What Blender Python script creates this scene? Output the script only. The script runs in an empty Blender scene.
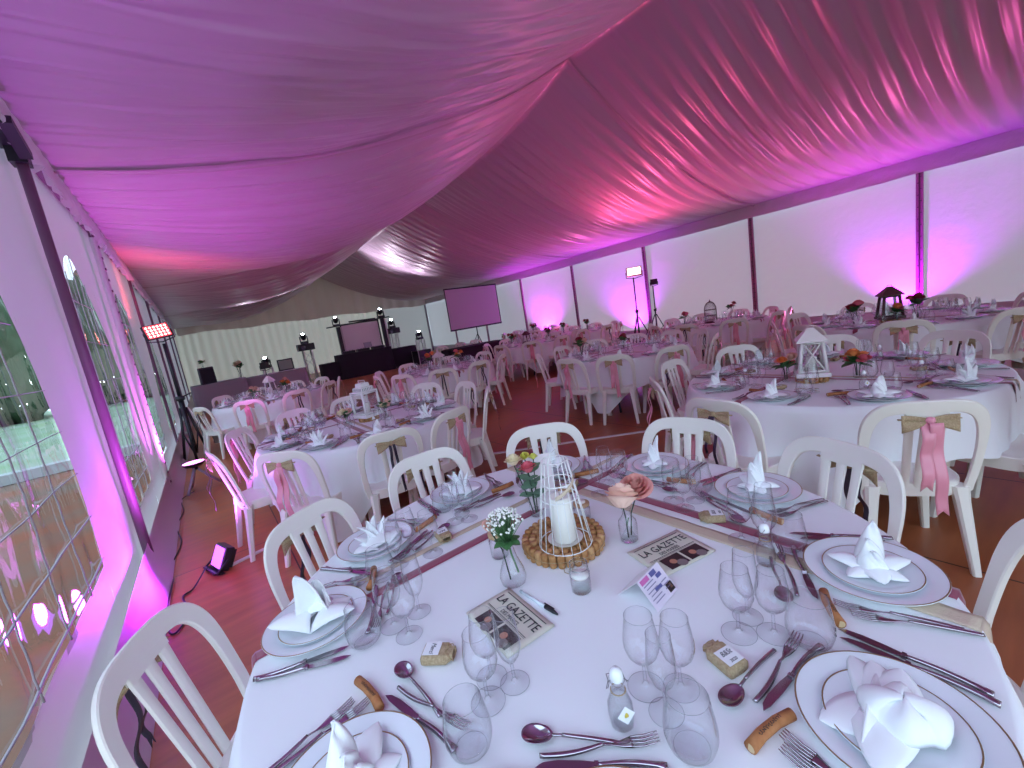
import bpy, math, random
from mathutils import Vector, Matrix, noise
PI = math.pi; sin = math.sin; cos = math.cos
R = math.radians
random.seed(7)
SC = bpy.context.scene; COL = SC.collection

# ------------------------------------------------------------------ camera
H = 1.527
cd = bpy.data.cameras.new('camera'); cam = bpy.data.objects.new('camera', cd); COL.objects.link(cam)
cd.sensor_width = 36; cd.lens = 420.0 / 1024 * 36; cd.clip_start = 0.02; cd.clip_end = 300
rv, uv, fv = Vector((.787, -.596, -.156)), Vector((.221, .038, .974)), Vector((.575, .802, -.162))
fv.normalize(); rv = (rv - fv * rv.dot(fv)).normalized(); uv = rv.cross(fv)
m3 = Matrix((rv, uv, -fv)).transposed()
cam.matrix_world = Matrix.Translation((0, 0, H)) @ m3.to_4x4()
SC.camera = cam
# ------------------------------------------------------------------ world / daylight
w = bpy.data.worlds.new('sky'); SC.world = w; w.use_nodes = True
wn = w.node_tree.nodes; wl = w.node_tree.links
bgn = wn['Background']; tc = wn.new('ShaderNodeTexCoord'); sp = wn.new('ShaderNodeSeparateXYZ'); cr = wn.new('ShaderNodeValToRGB')
wl.new(tc.outputs['Generated'], sp.inputs[0]); wl.new(sp.outputs['Z'], cr.inputs[0]); wl.new(cr.outputs[0], bgn.inputs[0])
cr.color_ramp.elements[0].color = (.55, .72, .80, 1); cr.color_ramp.elements[0].position = 0
cr.color_ramp.elements[1].color = (.56, .77, 1.0, 1); cr.color_ramp.elements[1].position = .6
bgn.inputs[1].default_value = 2.9
SC.view_settings.view_transform = 'Standard'; SC.view_settings.look = 'None'
SC.view_settings.gamma = 1; SC.view_settings.exposure = 0.38; SC.view_settings.use_curve_mapping = False
SC.cycles.max_bounces = 10; SC.cycles.transparent_max_bounces = 40; SC.cycles.diffuse_bounces = 5
SC.cycles.glossy_bounces = 3; SC.cycles.transmission_bounces = 4
SC.cycles.sample_clamp_indirect = 4; SC.cycles.caustics_reflective = False; SC.cycles.caustics_refractive = False
SC.cycles.use_denoising = True

def aim(o, d):
    o.rotation_euler = Vector(d).to_track_quat('-Z', 'Y').to_euler()
def spot(loc, d, power, color, ang=100, blend=.8, size=.08):
    l = bpy.data.lights.new('spot_light', 'SPOT'); l.energy = power; l.color = color
    l.spot_size = R(ang); l.spot_blend = blend; l.shadow_soft_size = size
    o = bpy.data.objects.new('spot_light', l); COL.objects.link(o); o.location = loc; aim(o, d); return o
MAG = (.62, .06, 1.0); PINK = (1.0, .10, .30); RED = (1.0, .10, .12); VIO = (.80, .10, 1.0)
# the floor floodlights and stand lamps of the place (their housings are built further down), then one added spot
spot((-.34, 3.72, .17), (-.42, -.30, .40), 85, (.58, .02, 1.0), 140)
spot((-.36, 3.9, .20), (.35, .30, 1), 90, (.70, .12, 1.0), 120)
spot((-.42, 6.5, .38), (-.04, .15, 1), 120, (.85, .10, 1.0), 110)
spot((-.35, 6.55, .40), (.55, .2, 1), 130, (.85, .14, .9), 120)
spot((-.40, 8.55, 2.2), (.25, .7, 1), 110, RED, 140)
spot((12.15, 2.35, .20), (.30, -.05, 1), 380, (.55, .02, 1.0), 110)
spot((12.15, 9.5, .20), (.30, .05, 1), 420, (.55, .02, 1.0), 115)
spot((12.10, 14.2, .20), (.34, 0, 1), 420, (.72, .03, 1.0), 110)
spot((9.8, 7.15, 2.25), (-.25, -.55, 1), 200, (1, .10, .26), 130)
spot((11.9, 3.0, .3), (-.8, .1, 1), 330, (1, .14, .50), 120)
spot((11.9, 9.3, .3), (-.8, .1, 1), 330, (1, .14, .50), 120)
spot((-.45, -1.3, .2), (.25, .15, 1), 190, (.70, .16, 1.0), 110)  # added uplight behind the camera to turn the front-left ceiling purple; no housing

# ------------------------------------------------------------------ materials
M = {}
def mat(name, col, rough=.5, metal=0., spec=.5, bump=None, noisec=None, transl=0., sheen=0., emis=None, coat=0.):
    if name in M: return M[name]
    m = bpy.data.materials.new(name); m.use_nodes = True; nt = m.node_tree; N = nt.nodes; L = nt.links
    b = N['Principled BSDF']; b.inputs['Base Color'].default_value = (*col, 1)
    b.inputs['Roughness'].default_value = rough; b.inputs['Metallic'].default_value = metal
    b.inputs['Specular IOR Level'].default_value = spec
    if sheen: b.inputs['Sheen Weight'].default_value = sheen
    if coat: b.inputs['Coat Weight'].default_value = coat
    if emis:
        b.inputs['Emission Color'].default_value = (*emis[0], 1); b.inputs['Emission Strength'].default_value = emis[1]
    tcn = None
    if bump or noisec: tcn = N.new('ShaderNodeTexCoord')
    if noisec:   # (scale, other colour, amount)
        nz = N.new('ShaderNodeTexNoise'); nz.inputs['Scale'].default_value = noisec[0]; nz.inputs['Detail'].default_value = 5
        L.new(tcn.outputs['Object'], nz.inputs['Vector'])
        rp = N.new('ShaderNodeValToRGB'); rp.color_ramp.elements[0].position = .35; rp.color_ramp.elements[1].position = .65
        rp.color_ramp.elements[0].color = (*col, 1); rp.color_ramp.elements[1].color = (*noisec[1], 1)
        L.new(nz.outputs['Fac'], rp.inputs[0]); L.new(rp.outputs[0], b.inputs['Base Color'])
    if bump:     # (scale, strength, distance)
        nb = N.new('ShaderNodeTexNoise'); nb.inputs['Scale'].default_value = bump[0]; nb.inputs['Detail'].default_value = 6
        L.new(tcn.outputs['Object'], nb.inputs['Vector'])
        bm_ = N.new('ShaderNodeBump'); bm_.inputs['Strength'].default_value = bump[1]; bm_.inputs['Distance'].default_value = bump[2]
        L.new(nb.outputs['Fac'], bm_.inputs['Height']); L.new(bm_.outputs[0], b.inputs['Normal'])
    if transl:
        out = N['Material Output']; t = N.new('ShaderNodeBsdfTranslucent'); t.inputs[0].default_value = (*[min(1, c * 1.0) for c in col], 1)
        mx = N.new('ShaderNodeMixShader'); mx.inputs[0].default_value = transl
        L.new(b.outputs[0], mx.inputs[1]); L.new(t.outputs[0], mx.inputs[2]); L.new(mx.outputs[0], out.inputs['Surface'])
    M[name] = m; return m
def glassmat(name, tint=(.985, .99, 1.0), edge=.08, gloss=.60):
    if name in M: return M[name]
    m = bpy.data.materials.new(name); m.use_nodes = True; nt = m.node_tree; N = nt.nodes; L = nt.links
    N.remove(N['Principled BSDF']); out = N['Material Output']
    lw = N.new('ShaderNodeLayerWeight'); lw.inputs[0].default_value = .5
    pw = N.new('ShaderNodeMath'); pw.operation = 'POWER'; pw.inputs[1].default_value = 3.6
    L.new(lw.outputs['Facing'], pw.inputs[0])
    mc = N.new('ShaderNodeMix'); mc.data_type = 'RGBA'
    mc.inputs[6].default_value = (*tint, 1); mc.inputs[7].default_value = (edge, edge, edge * 1.06, 1)
    L.new(pw.outputs[0], mc.inputs[0])
    tr = N.new('ShaderNodeBsdfTransparent'); L.new(mc.outputs[2], tr.inputs[0])
    gl = N.new('ShaderNodeBsdfGlossy'); gl.inputs['Roughness'].default_value = .03; gl.inputs[0].default_value = (1, 1, 1, 1)
    p5 = N.new('ShaderNodeMath'); p5.operation = 'POWER'; p5.inputs[1].default_value = 4.5; L.new(lw.outputs['Facing'], p5.inputs[0])
    fr = N.new('ShaderNodeMath'); fr.operation = 'MULTIPLY_ADD'; fr.inputs[1].default_value = .95; fr.inputs[2].default_value = .034; L.new(p5.outputs[0], fr.inputs[0])
    ml = N.new('ShaderNodeMath'); ml.operation = 'MULTIPLY'; ml.inputs[1].default_value = gloss * 2.2; ml.use_clamp = True
    L.new(fr.outputs[0], ml.inputs[0])
    mx = N.new('ShaderNodeMixShader'); L.new(ml.outputs[0], mx.inputs[0]); L.new(tr.outputs[0], mx.inputs[1]); L.new(gl.outputs[0], mx.inputs[2])
    L.new(mx.outputs[0], out.inputs['Surface']); M[name] = m; return m
GLASS = glassmat('clear_glass'); 
PVC = glassmat('clear_vinyl', (.78, .84, .84), .6, .38)
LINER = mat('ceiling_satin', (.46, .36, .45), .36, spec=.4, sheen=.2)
WALLM = mat('wall_canvas', (.88, .83, .83), .55, transl=.105, bump=(2.2, .5, .06))
WALLL = mat('left_canvas', (.78, .74, .78), .5, transl=.17, bump=(6, .2, .02))
BACKF = mat('gable_fabric', (.76, .68, .56), .6, transl=.15)
def liner_bump():
    nt = LINER.node_tree; N = nt.nodes; L = nt.links; b = N['Principled BSDF']
    g = N.new('ShaderNodeNewGeometry'); mp = N.new('ShaderNodeMapping'); mp.inputs['Scale'].default_value = (.55, 5.5, .3); L.new(g.outputs['Position'], mp.inputs[0])
    n1 = N.new('ShaderNodeTexNoise'); n1.noise_type = 'RIDGED_MULTIFRACTAL'; n1.inputs['Scale'].default_value = .9; n1.inputs['Detail'].default_value = 4; n1.inputs['Distortion'].default_value = .6; L.new(mp.outputs[0], n1.inputs['Vector'])
    bp = N.new('ShaderNodeBump'); bp.inputs['Strength'].default_value = .8; bp.inputs['Distance'].default_value = .06; L.new(n1.outputs['Fac'], bp.inputs['Height']); L.new(bp.outputs[0], b.inputs['Normal'])
liner_bump()
SKIRT = mat('mud_skirt', (.60, .57, .62), .5)
POLE = mat('pole_metal', (.20, .13, .18), .45, metal=.3)
CHAIR = mat('white_plastic', (.86, .83, .77), .38, spec=.45)
CLOTH = mat('white_cloth', (.86, .87, .90), .8, bump=(18, .10, .01), sheen=.1)
NAPK = mat('napkin_linen', (.90, .92, .94), .75, bump=(120, .10, .002))
PORC = mat('porcelain', (.80, .84, .88), .12, spec=.6)
GOLD = mat('gold_line', (.40, .27, .14), .35, metal=.7)
STEEL = mat('polished_steel', (.42, .38, .42), .14, metal=1.)
BURG = mat('burgundy_satin', (.30, .05, .10), .45, sheen=.3)
LACE = mat('beige_lace', (.62, .50, .38), .85, bump=(160, .5, .003))
CORK = mat('cork', (.50, .26, .10), .8, noisec=(60, (.34, .15, .05), 1), bump=(90, .5, .004))
BURLAP = mat('burlap', (.36, .25, .14), .9, noisec=(200, (.50, .38, .24), 1), bump=(260, .6, .003))
PINKR = mat('pink_satin', (.80, .30, .40), .32, sheen=.3)
DARKR = mat('black_ribbon', (.03, .02, .04), .4)
BLACK = mat('black_plastic', (.015, .015, .022), .4)
BLKCL = mat('black_cloth', (.018, .012, .025), .85)
WAX = mat('white_wax', (.88, .86, .80), .45)
WMETAL = mat('white_metal', (.85, .85, .84), .4)
DWOOD = mat('dark_painted_wood', (.10, .035, .045), .5)
TREEL = mat('tree_leaf', (.05, .085, .045), .8, spec=.1, noisec=(2, (.09, .13, .08), 1))
LEAF = mat('green_leaf', (.05, .16, .05), .5, noisec=(30, (.10, .24, .09), 1))
LEAFD = mat('dark_leaf', (.015, .05, .025), .5)
EUC = mat('eucalyptus_leaf', (.16, .32, .20), .55)
ROSEP = mat('blush_petal', (.92, .60, .50), .6)
ROSED = mat('deep_pink_petal', (.80, .16, .22), .6)
ROSEC = mat('cream_petal', (.90, .80, .55), .6)
ROSEO = mat('orange_petal', (.85, .25, .08), .6)
GYP = mat('gypsophila_white', (.90, .90, .85), .7)
PAPER = mat('cream_paper', (.68, .64, .54), .7)
WPAPER = mat('white_paper', (.85, .85, .88), .7)
INK = mat('black_ink', (.02, .02, .03), .7)
WATER = glassmat('water', (.95, .97, .96), .75, .2)
EDGE = mat('glass_edge', (.30, .30, .34), .05, spec=1.0)

# ------------------------------------------------------------------ mesh helpers
class MB:
    def __init__(s): s.v = []; s.f = []; s.mi = []; s.sm = []
    def add(s, vs, fs, mi=0, smooth=True):
        o = len(s.v); s.v += [tuple(v) for v in vs]
        for f in fs: s.f.append(tuple(i + o for i in f)); s.mi.append(mi); s.sm.append(smooth)
        return s
    def box(s, c, d, rz=0., mi=0, M4=None, taper=1.):
        vs = []
        for z in (-.5, .5):
            k = 1 if z < 0 else taper
            for x, y in ((-.5, -.5), (.5, -.5), (.5, .5), (-.5, .5)):
                p = Vector((x * d[0] * k, y * d[1] * k, z * d[2]))
                if M4: p = M4 @ p
                elif rz: p = Vector((p.x * cos(rz) - p.y * sin(rz), p.x * sin(rz) + p.y * cos(rz), p.z))
                vs.append(p + Vector(c))
        return s.add(vs, [(3, 2, 1, 0), (4, 5, 6, 7), (0, 1, 5, 4), (1, 2, 6, 5), (2, 3, 7, 6), (3, 0, 4, 7)], mi, False)
    def tube(s, pts, r, n=8, mi=0, caps=True, closed=False, flat=1.):
        pts = [Vector(p) for p in pts]; m = len(pts)
        rs = r if isinstance(r, (list, tuple)) else [r] * m
        up = None; rings = []
        for i, p in enumerate(pts):
            if closed: t = pts[(i + 1) % m] - pts[i - 1]
            else: t = pts[min(i + 1, m - 1)] - pts[max(i - 1, 0)]
            t.normalize()
            if up is None:
                up = Vector((0, 0, 1)) if abs(t.z) < .9 else Vector((1, 0, 0))
            a = up.cross(t)
            if a.length < 1e-5: a = Vector((1, 0, 0)).cross(t)
            a.normalize(); b = t.cross(a).normalized(); up = b
            rings.append([p + (a * cos(2 * PI * k / n) + b * flat * sin(2 * PI * k / n)) * rs[i] for k in range(n)])
        vs = [q for rg in rings for q in rg]; fs = []
        for i in range(m if closed else m - 1):
            j = (i + 1) % m
            for k in range(n): fs.append((i * n + k, i * n + (k + 1) % n, j * n + (k + 1) % n, j * n + k))
        if caps and not closed:
            fs.append(tuple(reversed(range(n)))); fs.append(tuple((m - 1) * n + k for k in range(n)))
        return s.add(vs, fs, mi)
    def lathe(s, prof, c=(0, 0, 0), n=24, mi=0, M4=None):
        vs = []; fs = []; m = len(prof)
        for r, z in prof:
            for k in range(n):
                p = Vector((r * cos(2 * PI * k / n), r * sin(2 * PI * k / n), z))
                if M4: p = M4 @ p
                vs.append(p + Vector(c))
        for i in range(m - 1):
            for k in range(n): fs.append((i * n + k, i * n + (k + 1) % n, (i + 1) * n + (k + 1) % n, (i + 1) * n + k))
        return s.add(vs, fs, mi)
    def grid(s, fn, nu, nv, mi=0, closeu=False):
        vs = [fn(i / nu, j / nv) for i in range(nu + (0 if closeu else 1)) for j in range(nv + 1)]
        fs = []; q = nv + 1; U = nu if closeu else nu
        for i in range(U):
            i2 = (i + 1) % nu if closeu else i + 1
            for j in range(nv): fs.append((i * q + j, i2 * q + j, i2 * q + j + 1, i * q + j + 1))
        return s.add(vs, fs, mi)
    def poly(s, pts, th, mi=0, z0=0.):   # prism of an outline in xy
        n = len(pts); vs = [(x, y, z0) for x, y in pts] + [(x, y, z0 + th) for x, y in pts]
        return s.add(vs, [tuple(reversed(range(n))), tuple(range(n, 2 * n))] + [(i, (i + 1) % n, n + (i + 1) % n, n + i) for i in range(n)], mi, False)
    def build(s, name, mats, parent=None, smooth=None, solid=0., bevel=0., sharp=0):
        me = bpy.data.meshes.new(name); me.from_pydata(s.v, [], s.f); me.update()
        mats = mats if isinstance(mats, (list, tuple)) else [mats]
        for m in mats: me.materials.append(m)
        me.polygons.foreach_set('material_index', s.mi)
        me.polygons.foreach_set('use_smooth', s.sm if smooth is None else [smooth] * len(s.sm))
        if sharp: me.set_sharp_from_angle(angle=R(sharp))
        o = bpy.data.objects.new(name, me); COL.objects.link(o)
        if parent: o.parent = parent
        if solid:
            md = o.modifiers.new('thickness', 'SOLIDIFY'); md.thickness = solid; md.offset = 0
        if bevel:
            md = o.modifiers.new('bevel', 'BEVEL'); md.width = bevel; md.segments = 2; md.limit_method = 'ANGLE'
        return o
def empty(name): o = bpy.data.objects.new(name, None); COL.objects.link(o); return o
def tag(o, label, cat, group=None):
    o['label'] = label; o['category'] = cat
    if group: o['group'] = group
    return o
def struct(o): o['kind'] = 'structure'; return o
def dup(o, parent=None):
    c = o.copy(); COL.objects.link(c); c.parent = parent
    for ch in CH.get(o.name, ()): dup(ch, c)
    return c
CH = {}; PROTO = {}
def kids(root):
    for o in bpy.data.objects:
        if o.parent: CH.setdefault(o.parent.name, [])
    def rec(o):
        CH[o.name] = [x for x in bpy.data.objects if x.parent == o]
        for x in CH[o.name]: rec(x)
    rec(root)
def put(key, maker, loc, rz, label, cat, group=None, scale=None, rot=None):
    """the first call builds the thing, later calls copy it with its parts"""
    if key not in PROTO:
        o = maker(); kids(o); PROTO[key] = o
    else: o = dup(PROTO[key])
    o.location = loc; o.rotation_euler = rot if rot else (0, 0, rz)
    if scale: o.scale = scale if isinstance(scale, (tuple, list)) else (scale,) * 3
    return tag(o, label, cat, group)
def text(body, size, m, parent, loc, rot=(0, 0, 0), sx=1., extrude=.0002, shear=0., name='lettering', align='CENTER'):
    c = bpy.data.curves.new(name, 'FONT'); c.body = body; c.size = size; c.extrude = extrude; c.align_x = align; c.shear = shear
    c.resolution_u = 3; c.materials.append(m)
    t = bpy.data.objects.new(name, c); COL.objects.link(t)
    me = bpy.data.meshes.new_from_object(t.evaluated_get(bpy.context.evaluated_depsgraph_get())); bpy.data.objects.remove(t)
    o = bpy.data.objects.new(name, me); COL.objects.link(o); o.parent = parent
    o.location = loc; o.rotation_euler = rot; o.scale = (sx, 1, 1); return o
def fn(x, y=0., z=0.): return noise.noise(Vector((x, y, z)))

# ------------------------------------------------------------------ the tent
X0, X1, XR = -.63, 12.6, 5.99
Y0, Y1 = -4.5, 25.9
EAVE = 3.36
HALF = (X1 - X0) / 2
FR = [-1.45, 5.3, 12.1, 18.95, 25.9]         # roof frames
def bayfrac(y):
    for a, b in zip([-8.2] + FR, FR + [32]):
        if a <= y <= b: return (y - a) / (b - a)
    return 0
def roof_z(x, y):
    t = min(1, abs(x - XR) / HALF); q = sin(PI * bayfrac(y))
    z = EAVE + 2.2 * (1 - t) ** 1.85
    z -= (.12 if y < FR[1] else .50) * (1 - t) ** 1.2 * q ** .8 * (1 - .0 * t)
    z -= ((.20 if y < FR[1] else .40) if x < XR else .14) * sin(PI * t) * q
    return z
def pleat(x, y):
    side = 1 if x > XR else 0; t = min(1, abs(x - XR) / HALF)
    amp = math.sin(PI * min(1, t * 1.02)) ** .6 if t < 1 else 0
    a = y + .12 * fn(x * .35, y * .5, 3) + (.22 * (t - .4) if side else .1 * t) * sin(y * .7)
    if side:
        d = .030 * sin(a * 21 + 2.2 * fn(a * .8, x * .12, 1)) + .022 * sin(a * 9.3 + 3 * fn(a * .5, x * .1, 5)) + .014 * fn(a * 26, x * .8, 2)
    else:
        k = fn(a * 1.1, x * .5, 8)
        d = .05 * k + .085 * abs(fn(a * 3.4, x * .42, 9)) + .040 * abs(fn(a * 8.5 + .6 * fn(a, x), x * .8, 4)) + .016 * abs(fn(a * 22, x * 1.7, 6))
    return d * amp
struct(MB().add([(X0, Y0, 0), (X1, Y0, 0), (X1, Y1, 0), (X0, Y1, 0)], [(0, 1, 2, 3)]).build('floor', None) if False else MB().box(((X0 + X1) / 2, (Y0 + Y1) / 2, -.05), (X1 - X0, Y1 - Y0, .1)).build('floor', mat('wood_floor', (.3, .1, .05))))
def floor_nodes():
    m = M['wood_floor']; nt = m.node_tree; N = nt.nodes; L = nt.links; b = N['Principled BSDF']
    g = N.new('ShaderNodeNewGeometry'); s = N.new('ShaderNodeSeparateXYZ'); L.new(g.outputs['Position'], s.inputs[0])
    def math_(op, a, v=None, v2=None):
        n = N.new('ShaderNodeMath'); n.operation = op
        for i, q in enumerate((a, v, v2)):
            if q is None: continue
            if isinstance(q, (int, float)): n.inputs[i].default_value = q
            else: L.new(q, n.inputs[i])
        return n.outputs[0]
    def line(coord, period, off, width):
        a = math_('ADD', coord, off); a = math_('DIVIDE', a, period); a = math_('FRACT', a); a = math_('SUBTRACT', a, .5); a = math_('ABSOLUTE', a)
        return math_('GREATER_THAN', a, .5 - width / period / 2)
    l1 = line(s.outputs['X'], 1.22, .98, .010); l2 = line(s.outputs['Y'], 2.44, .9, .008); l3 = line(s.outputs['Y'], .122, 0, .0015)
    ln = math_('MAXIMUM', l1, l2)
    mp = N.new('ShaderNodeMapping'); mp.inputs['Scale'].default_value = (1.2, 9, 1); L.new(g.outputs['Position'], mp.inputs[0])
    n1 = N.new('ShaderNodeTexNoise'); n1.inputs['Scale'].default_value = 1.6; n1.inputs['Detail'].default_value = 8; L.new(mp.outputs[0], n1.inputs['Vector'])
    n2 = N.new('ShaderNodeTexNoise'); n2.inputs['Scale'].default_value = .9; n2.inputs['Detail'].default_value = 4; L.new(g.outputs['Position'], n2.inputs['Vector'])
    r = N.new('ShaderNodeValToRGB'); r.color_ramp.elements[0].position = .3; r.color_ramp.elements[1].position = .72
    r.color_ramp.elements[0].color = (.26, .068, .024, 1); r.color_ramp.elements[1].color = (.50, .165, .065, 1)
    sm = math_('MULTIPLY_ADD', n2.outputs['Fac'], .5, 0.); sm = math_('MULTIPLY_ADD', n1.outputs['Fac'], .55, sm); L.new(sm, r.inputs[0])
    mx = N.new('ShaderNodeMix'); mx.data_type = 'RGBA'; L.new(ln, mx.inputs[0]); L.new(r.outputs[0], mx.inputs[6]); mx.inputs[7].default_value = (.05, .015, .01, 1)
    L.new(mx.outputs[2], b.inputs['Base Color']); b.inputs['Roughness'].default_value = .34
    rr = math_('MULTIPLY_ADD', n1.outputs['Fac'], .25, .22); L.new(rr, b.inputs['Roughness'])
    bp = N.new('ShaderNodeBump'); bp.inputs['Strength'].default_value = .12; bp.inputs['Distance'].default_value = .01
    L.new(n1.outputs['Fac'], bp.inputs['Height']); L.new(bp.outputs[0], b.inputs['Normal'])
floor_nodes()
# ceiling liner, one draped sheet
xs = []
n = 150
for i in range(n + 1): xs.append(X0 + (X1 - X0) * i / n)
ny = 1150; ys = [Y0 + (Y1 - Y0) * (j / ny) ** 1.0 for j in range(ny + 1)]
vs = [(x, y, roof_z(x, y) + pleat(x, y)) for x in xs for y in ys]
q = ny + 1
fs = [(i * q + j, i * q + j + 1, (i + 1) * q + j + 1, (i + 1) * q + j) for i in range(n) for j in range(ny)]
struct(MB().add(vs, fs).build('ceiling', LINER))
# dark seam at each frame
for k, fy in enumerate(FR[1:4]):
    mb = MB()
    mb.grid(lambda u, v: (X0 + (X1 - X0) * u, fy - .03 + .06 * v, roof_z(X0 + (X1 - X0) * u, fy) - .03 - .012 * sin(PI * v)), 120, 4)
    struct(mb.build('trim_%d' % (k + 1), mat('seam_band', (.42, .33, .38), .6)))
# right wall
def wall_right_fn(u, v):
    y = Y0 + (Y1 - Y0) * u; z = 3.42 * v
    d = .05 * fn(y * .45, z * .3, 4) * sin(PI * v) + .012 * fn(y * 2.2 + z * .5, z * .7, 1)
    return (X1 + .05 + d, y, z)
struct(MB().grid(wall_right_fn, 420, 14).build('wall_right', WALLM))
RP = [-1.3, 2.1, 5.43, 8.85, 12.25, 15.6, 19.0, 22.4]
for k, y in enumerate(RP):
    mb = MB(); mb.box((X1 - .02, y - .035, 1.6), (.05, .045, 3.2)); mb.box((X1 - .02, y + .035, 1.6), (.05, .045, 3.2)); mb.box((X1 + .0, y, 1.6), (.05, .03, 3.2), mi=1)
    for j in range(26): mb.box((X1 - .045, y + (.012 if j % 2 else -.012), .1 + j * .12), (.012, .05, .018), mi=1)
    struct(mb.build('trim_%d' % (k + 10), [mat('post_mauve', (.42, .20, .33), .5), POLE]))
def valance_r(u, v):
    y = Y0 + (Y1 - Y0) * u
    return (X1 - .06 - .02 * v - .012 * fn(y * 5, v * 2), y, 3.40 - .36 * v + .02 * fn(y * 1.2, 0, 7) * v)
struct(MB().grid(valance_r, 500, 6).build('trim_20', mat('valance_cloth', (.74, .66, .72), .6, bump=(14, .5, .02))))
# left wall: canvas with arched clear windows in the bays
LP = [-1.6, 1.2, 4.17, 6.5, 9.55, 12.3, 15.6, 19.0, 22.4]
WIN = [(1.62, 3.24, .50, 2.62), (4.52, 5.98, .38, 2.62), (6.95, 8.55, .38, 2.62), (10.1, 11.7, .38, 2.62)]
def xw(y, z): return X0 - .06 + .035 * fn(y * .7, z * .5, 11) + .018 * fn(y * 2.4, z * 1.3, 12)
def win_top(w_, y):      # pointed arch
    a, b, z0, z1 = w_; c = (a + b) / 2; t = abs(y - c) / ((b - a) / 2)
    return z0 + (z1 - z0) * (.52 + .48 * math.sqrt(max(0, 1 - t ** 1.6)))
def build_left():
    mb = MB(); cols = []
    y = 1.2
    ylist = [Y0 + i * .1 for i in range(0)]
    y = 1.0
    while y < Y1 + .001: ylist.append(y); y += .06
    for w_ in WIN: ylist += [w_[0], w_[1]]
    ylist = sorted(set(round(v, 4) for v in ylist))
    for ya, yb in zip(ylist, ylist[1:]):
        ym = (ya + yb) / 2
        wn_ = [w_ for w_ in WIN if w_[0] <= ym <= w_[1]]
        def strip(f0, f1, nz):
            vs = []
            for j in range(nz + 1):
                for yy in (ya, yb):
                    z = f0(yy) + (f1(yy) - f0(yy)) * j / nz; vs.append((xw(yy, z), yy, z))
            mb.add(vs, [(2 * j, 2 * j + 1, 2 * j + 3, 2 * j + 2) for j in range(nz)])
        if wn_:
            w_ = wn_[0]
            strip(lambda yy: .02, lambda yy: w_[2], 3); strip(lambda yy: win_top(w_, yy), lambda yy: 3.4, 6)
        else: strip(lambda yy: .02, lambda yy: 3.4, 16)
    struct(mb.build('wall_left', WALLL))
    for k, w_ in enumerate(WIN):
        pane = MB()
        pane.grid(lambda u, v: (lambda yy: (lambda z: (xw(yy, z) - .004 + .012 * fn(yy * 5, z * 3, 2), yy, z))(w_[2] - .03 + (win_top(w_, yy) + .03 - w_[2]) * v))(w_[0] - .03 + (w_[1] - w_[0] + .06) * u if 0 < u < 1 else (w_[0] if u == 0 else w_[1])), 40, 30)
        o = struct(pane.build('window_%d' % (k + 1), PVC))
        fr = MB()
        for hz in (.55, .80, 1.05, 1.29, 1.52, 1.86, 2.2):
            if hz > w_[3] - .15 or hz < w_[2]: continue
            pts = [(xw(yy, hz) + .006, yy, hz) for yy in [w_[0] + (w_[1] - w_[0]) * i / 14 for i in range(15)] if win_top(w_, yy) > hz]
            fr.tube(pts, .0055, 4, flat=.4)
        for i in range(1, 4):
            yy = w_[0] + (w_[1] - w_[0]) * i / 4; pts = [(xw(yy, z) + .006, yy + .006 * sin(z * 40), z) for z in [w_[2] + (win_top(w_, yy) - w_[2]) * j / 40 for j in range(41)]]
            fr.tube(pts, .0035, 4)
        fr.build('window_frame', mat('window_tape', (.40, .36, .40), .6), o)
build_left()
for k, y in enumerate(LP[2:]):
    lean = .08 if k == 0 else 0
    mb = MB(); mb.tube([(X0 + .005, y, .05), (X0 + .005, y, 3.15)], .030 if k in (0,) else .022, 10)
    if k == 1:
        mb.tube([(X0 + .01, y - .05, .1), (X0 + .01, y - .05, 3.05)], .03, 6, mi=1); mb.tube([(X0 + .01, y + .05, .1), (X0 + .01, y + .05, 3.05)], .03, 6, mi=1)
        for j in range(24): mb.box((X0 + .04, y, .2 + j * .12), (.012, .05, .02))
    struct(mb.build('trim_%d' % (k + 30), [mat('pole_plum', (.20, .09, .17), .45), mat('flap_white', (.8, .75, .8), .6)]))
# eave beam and black knee bracket behind the ruffle
struct(MB().box((X0 - .06, (Y0 + Y1) / 2, 3.28), (.10, Y1 - Y0, .14)).build('trim_40', POLE))
mb = MB(); mb.box((X0 - .03, 3.95, 3.12), (.08, .45, .09)); mb.box((X0 - .0, 4.17, 3.06), (.09, .12, .16)); mb.box((X0 + .06, 3.85, 3.02), (.06, .3, .05), M4=Matrix.Rotation(R(-18), 4, 'X'))
struct(mb.build('trim_41', BLACK))
def ruffle(u, v):
    y = 1.0 + (Y1 - 1.0) * u
    g = 1.0 + .5 * (1 if y < 4.6 else 0)
    wv = .030 * sin(y * 26 + 2 * fn(y * 2, 0, 1)) * v * g + .03 * fn(y * 3, v, 4) * v
    zb = .34 + .05 * fn(y * 6, 0, 2) + .02 * sin(y * 31)
    return (X0 + .01 + .02 * v + wv, y, 3.40 - zb * v)
struct(MB().grid(ruffle, 1300, 8).build('trim_42', mat('ruffle_cloth', (.78, .72, .80), .55, transl=.25)))
# mud skirt along the floor
struct(MB().grid(lambda u, v: (X0 + .02 + .10 * (1 - v) ** 2, 1.0 + (Y1 - 1.0) * u, .005 + .27 * v), 260, 5).build('baseboard_left', SKIRT))
struct(MB().grid(lambda u, v: (X1 + .0 - .06 * (1 - v) ** 2, Y0 + (Y1 - Y0) * u, .005 + .27 * v), 200, 5).build('baseboard_right', SKIRT))
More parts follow.
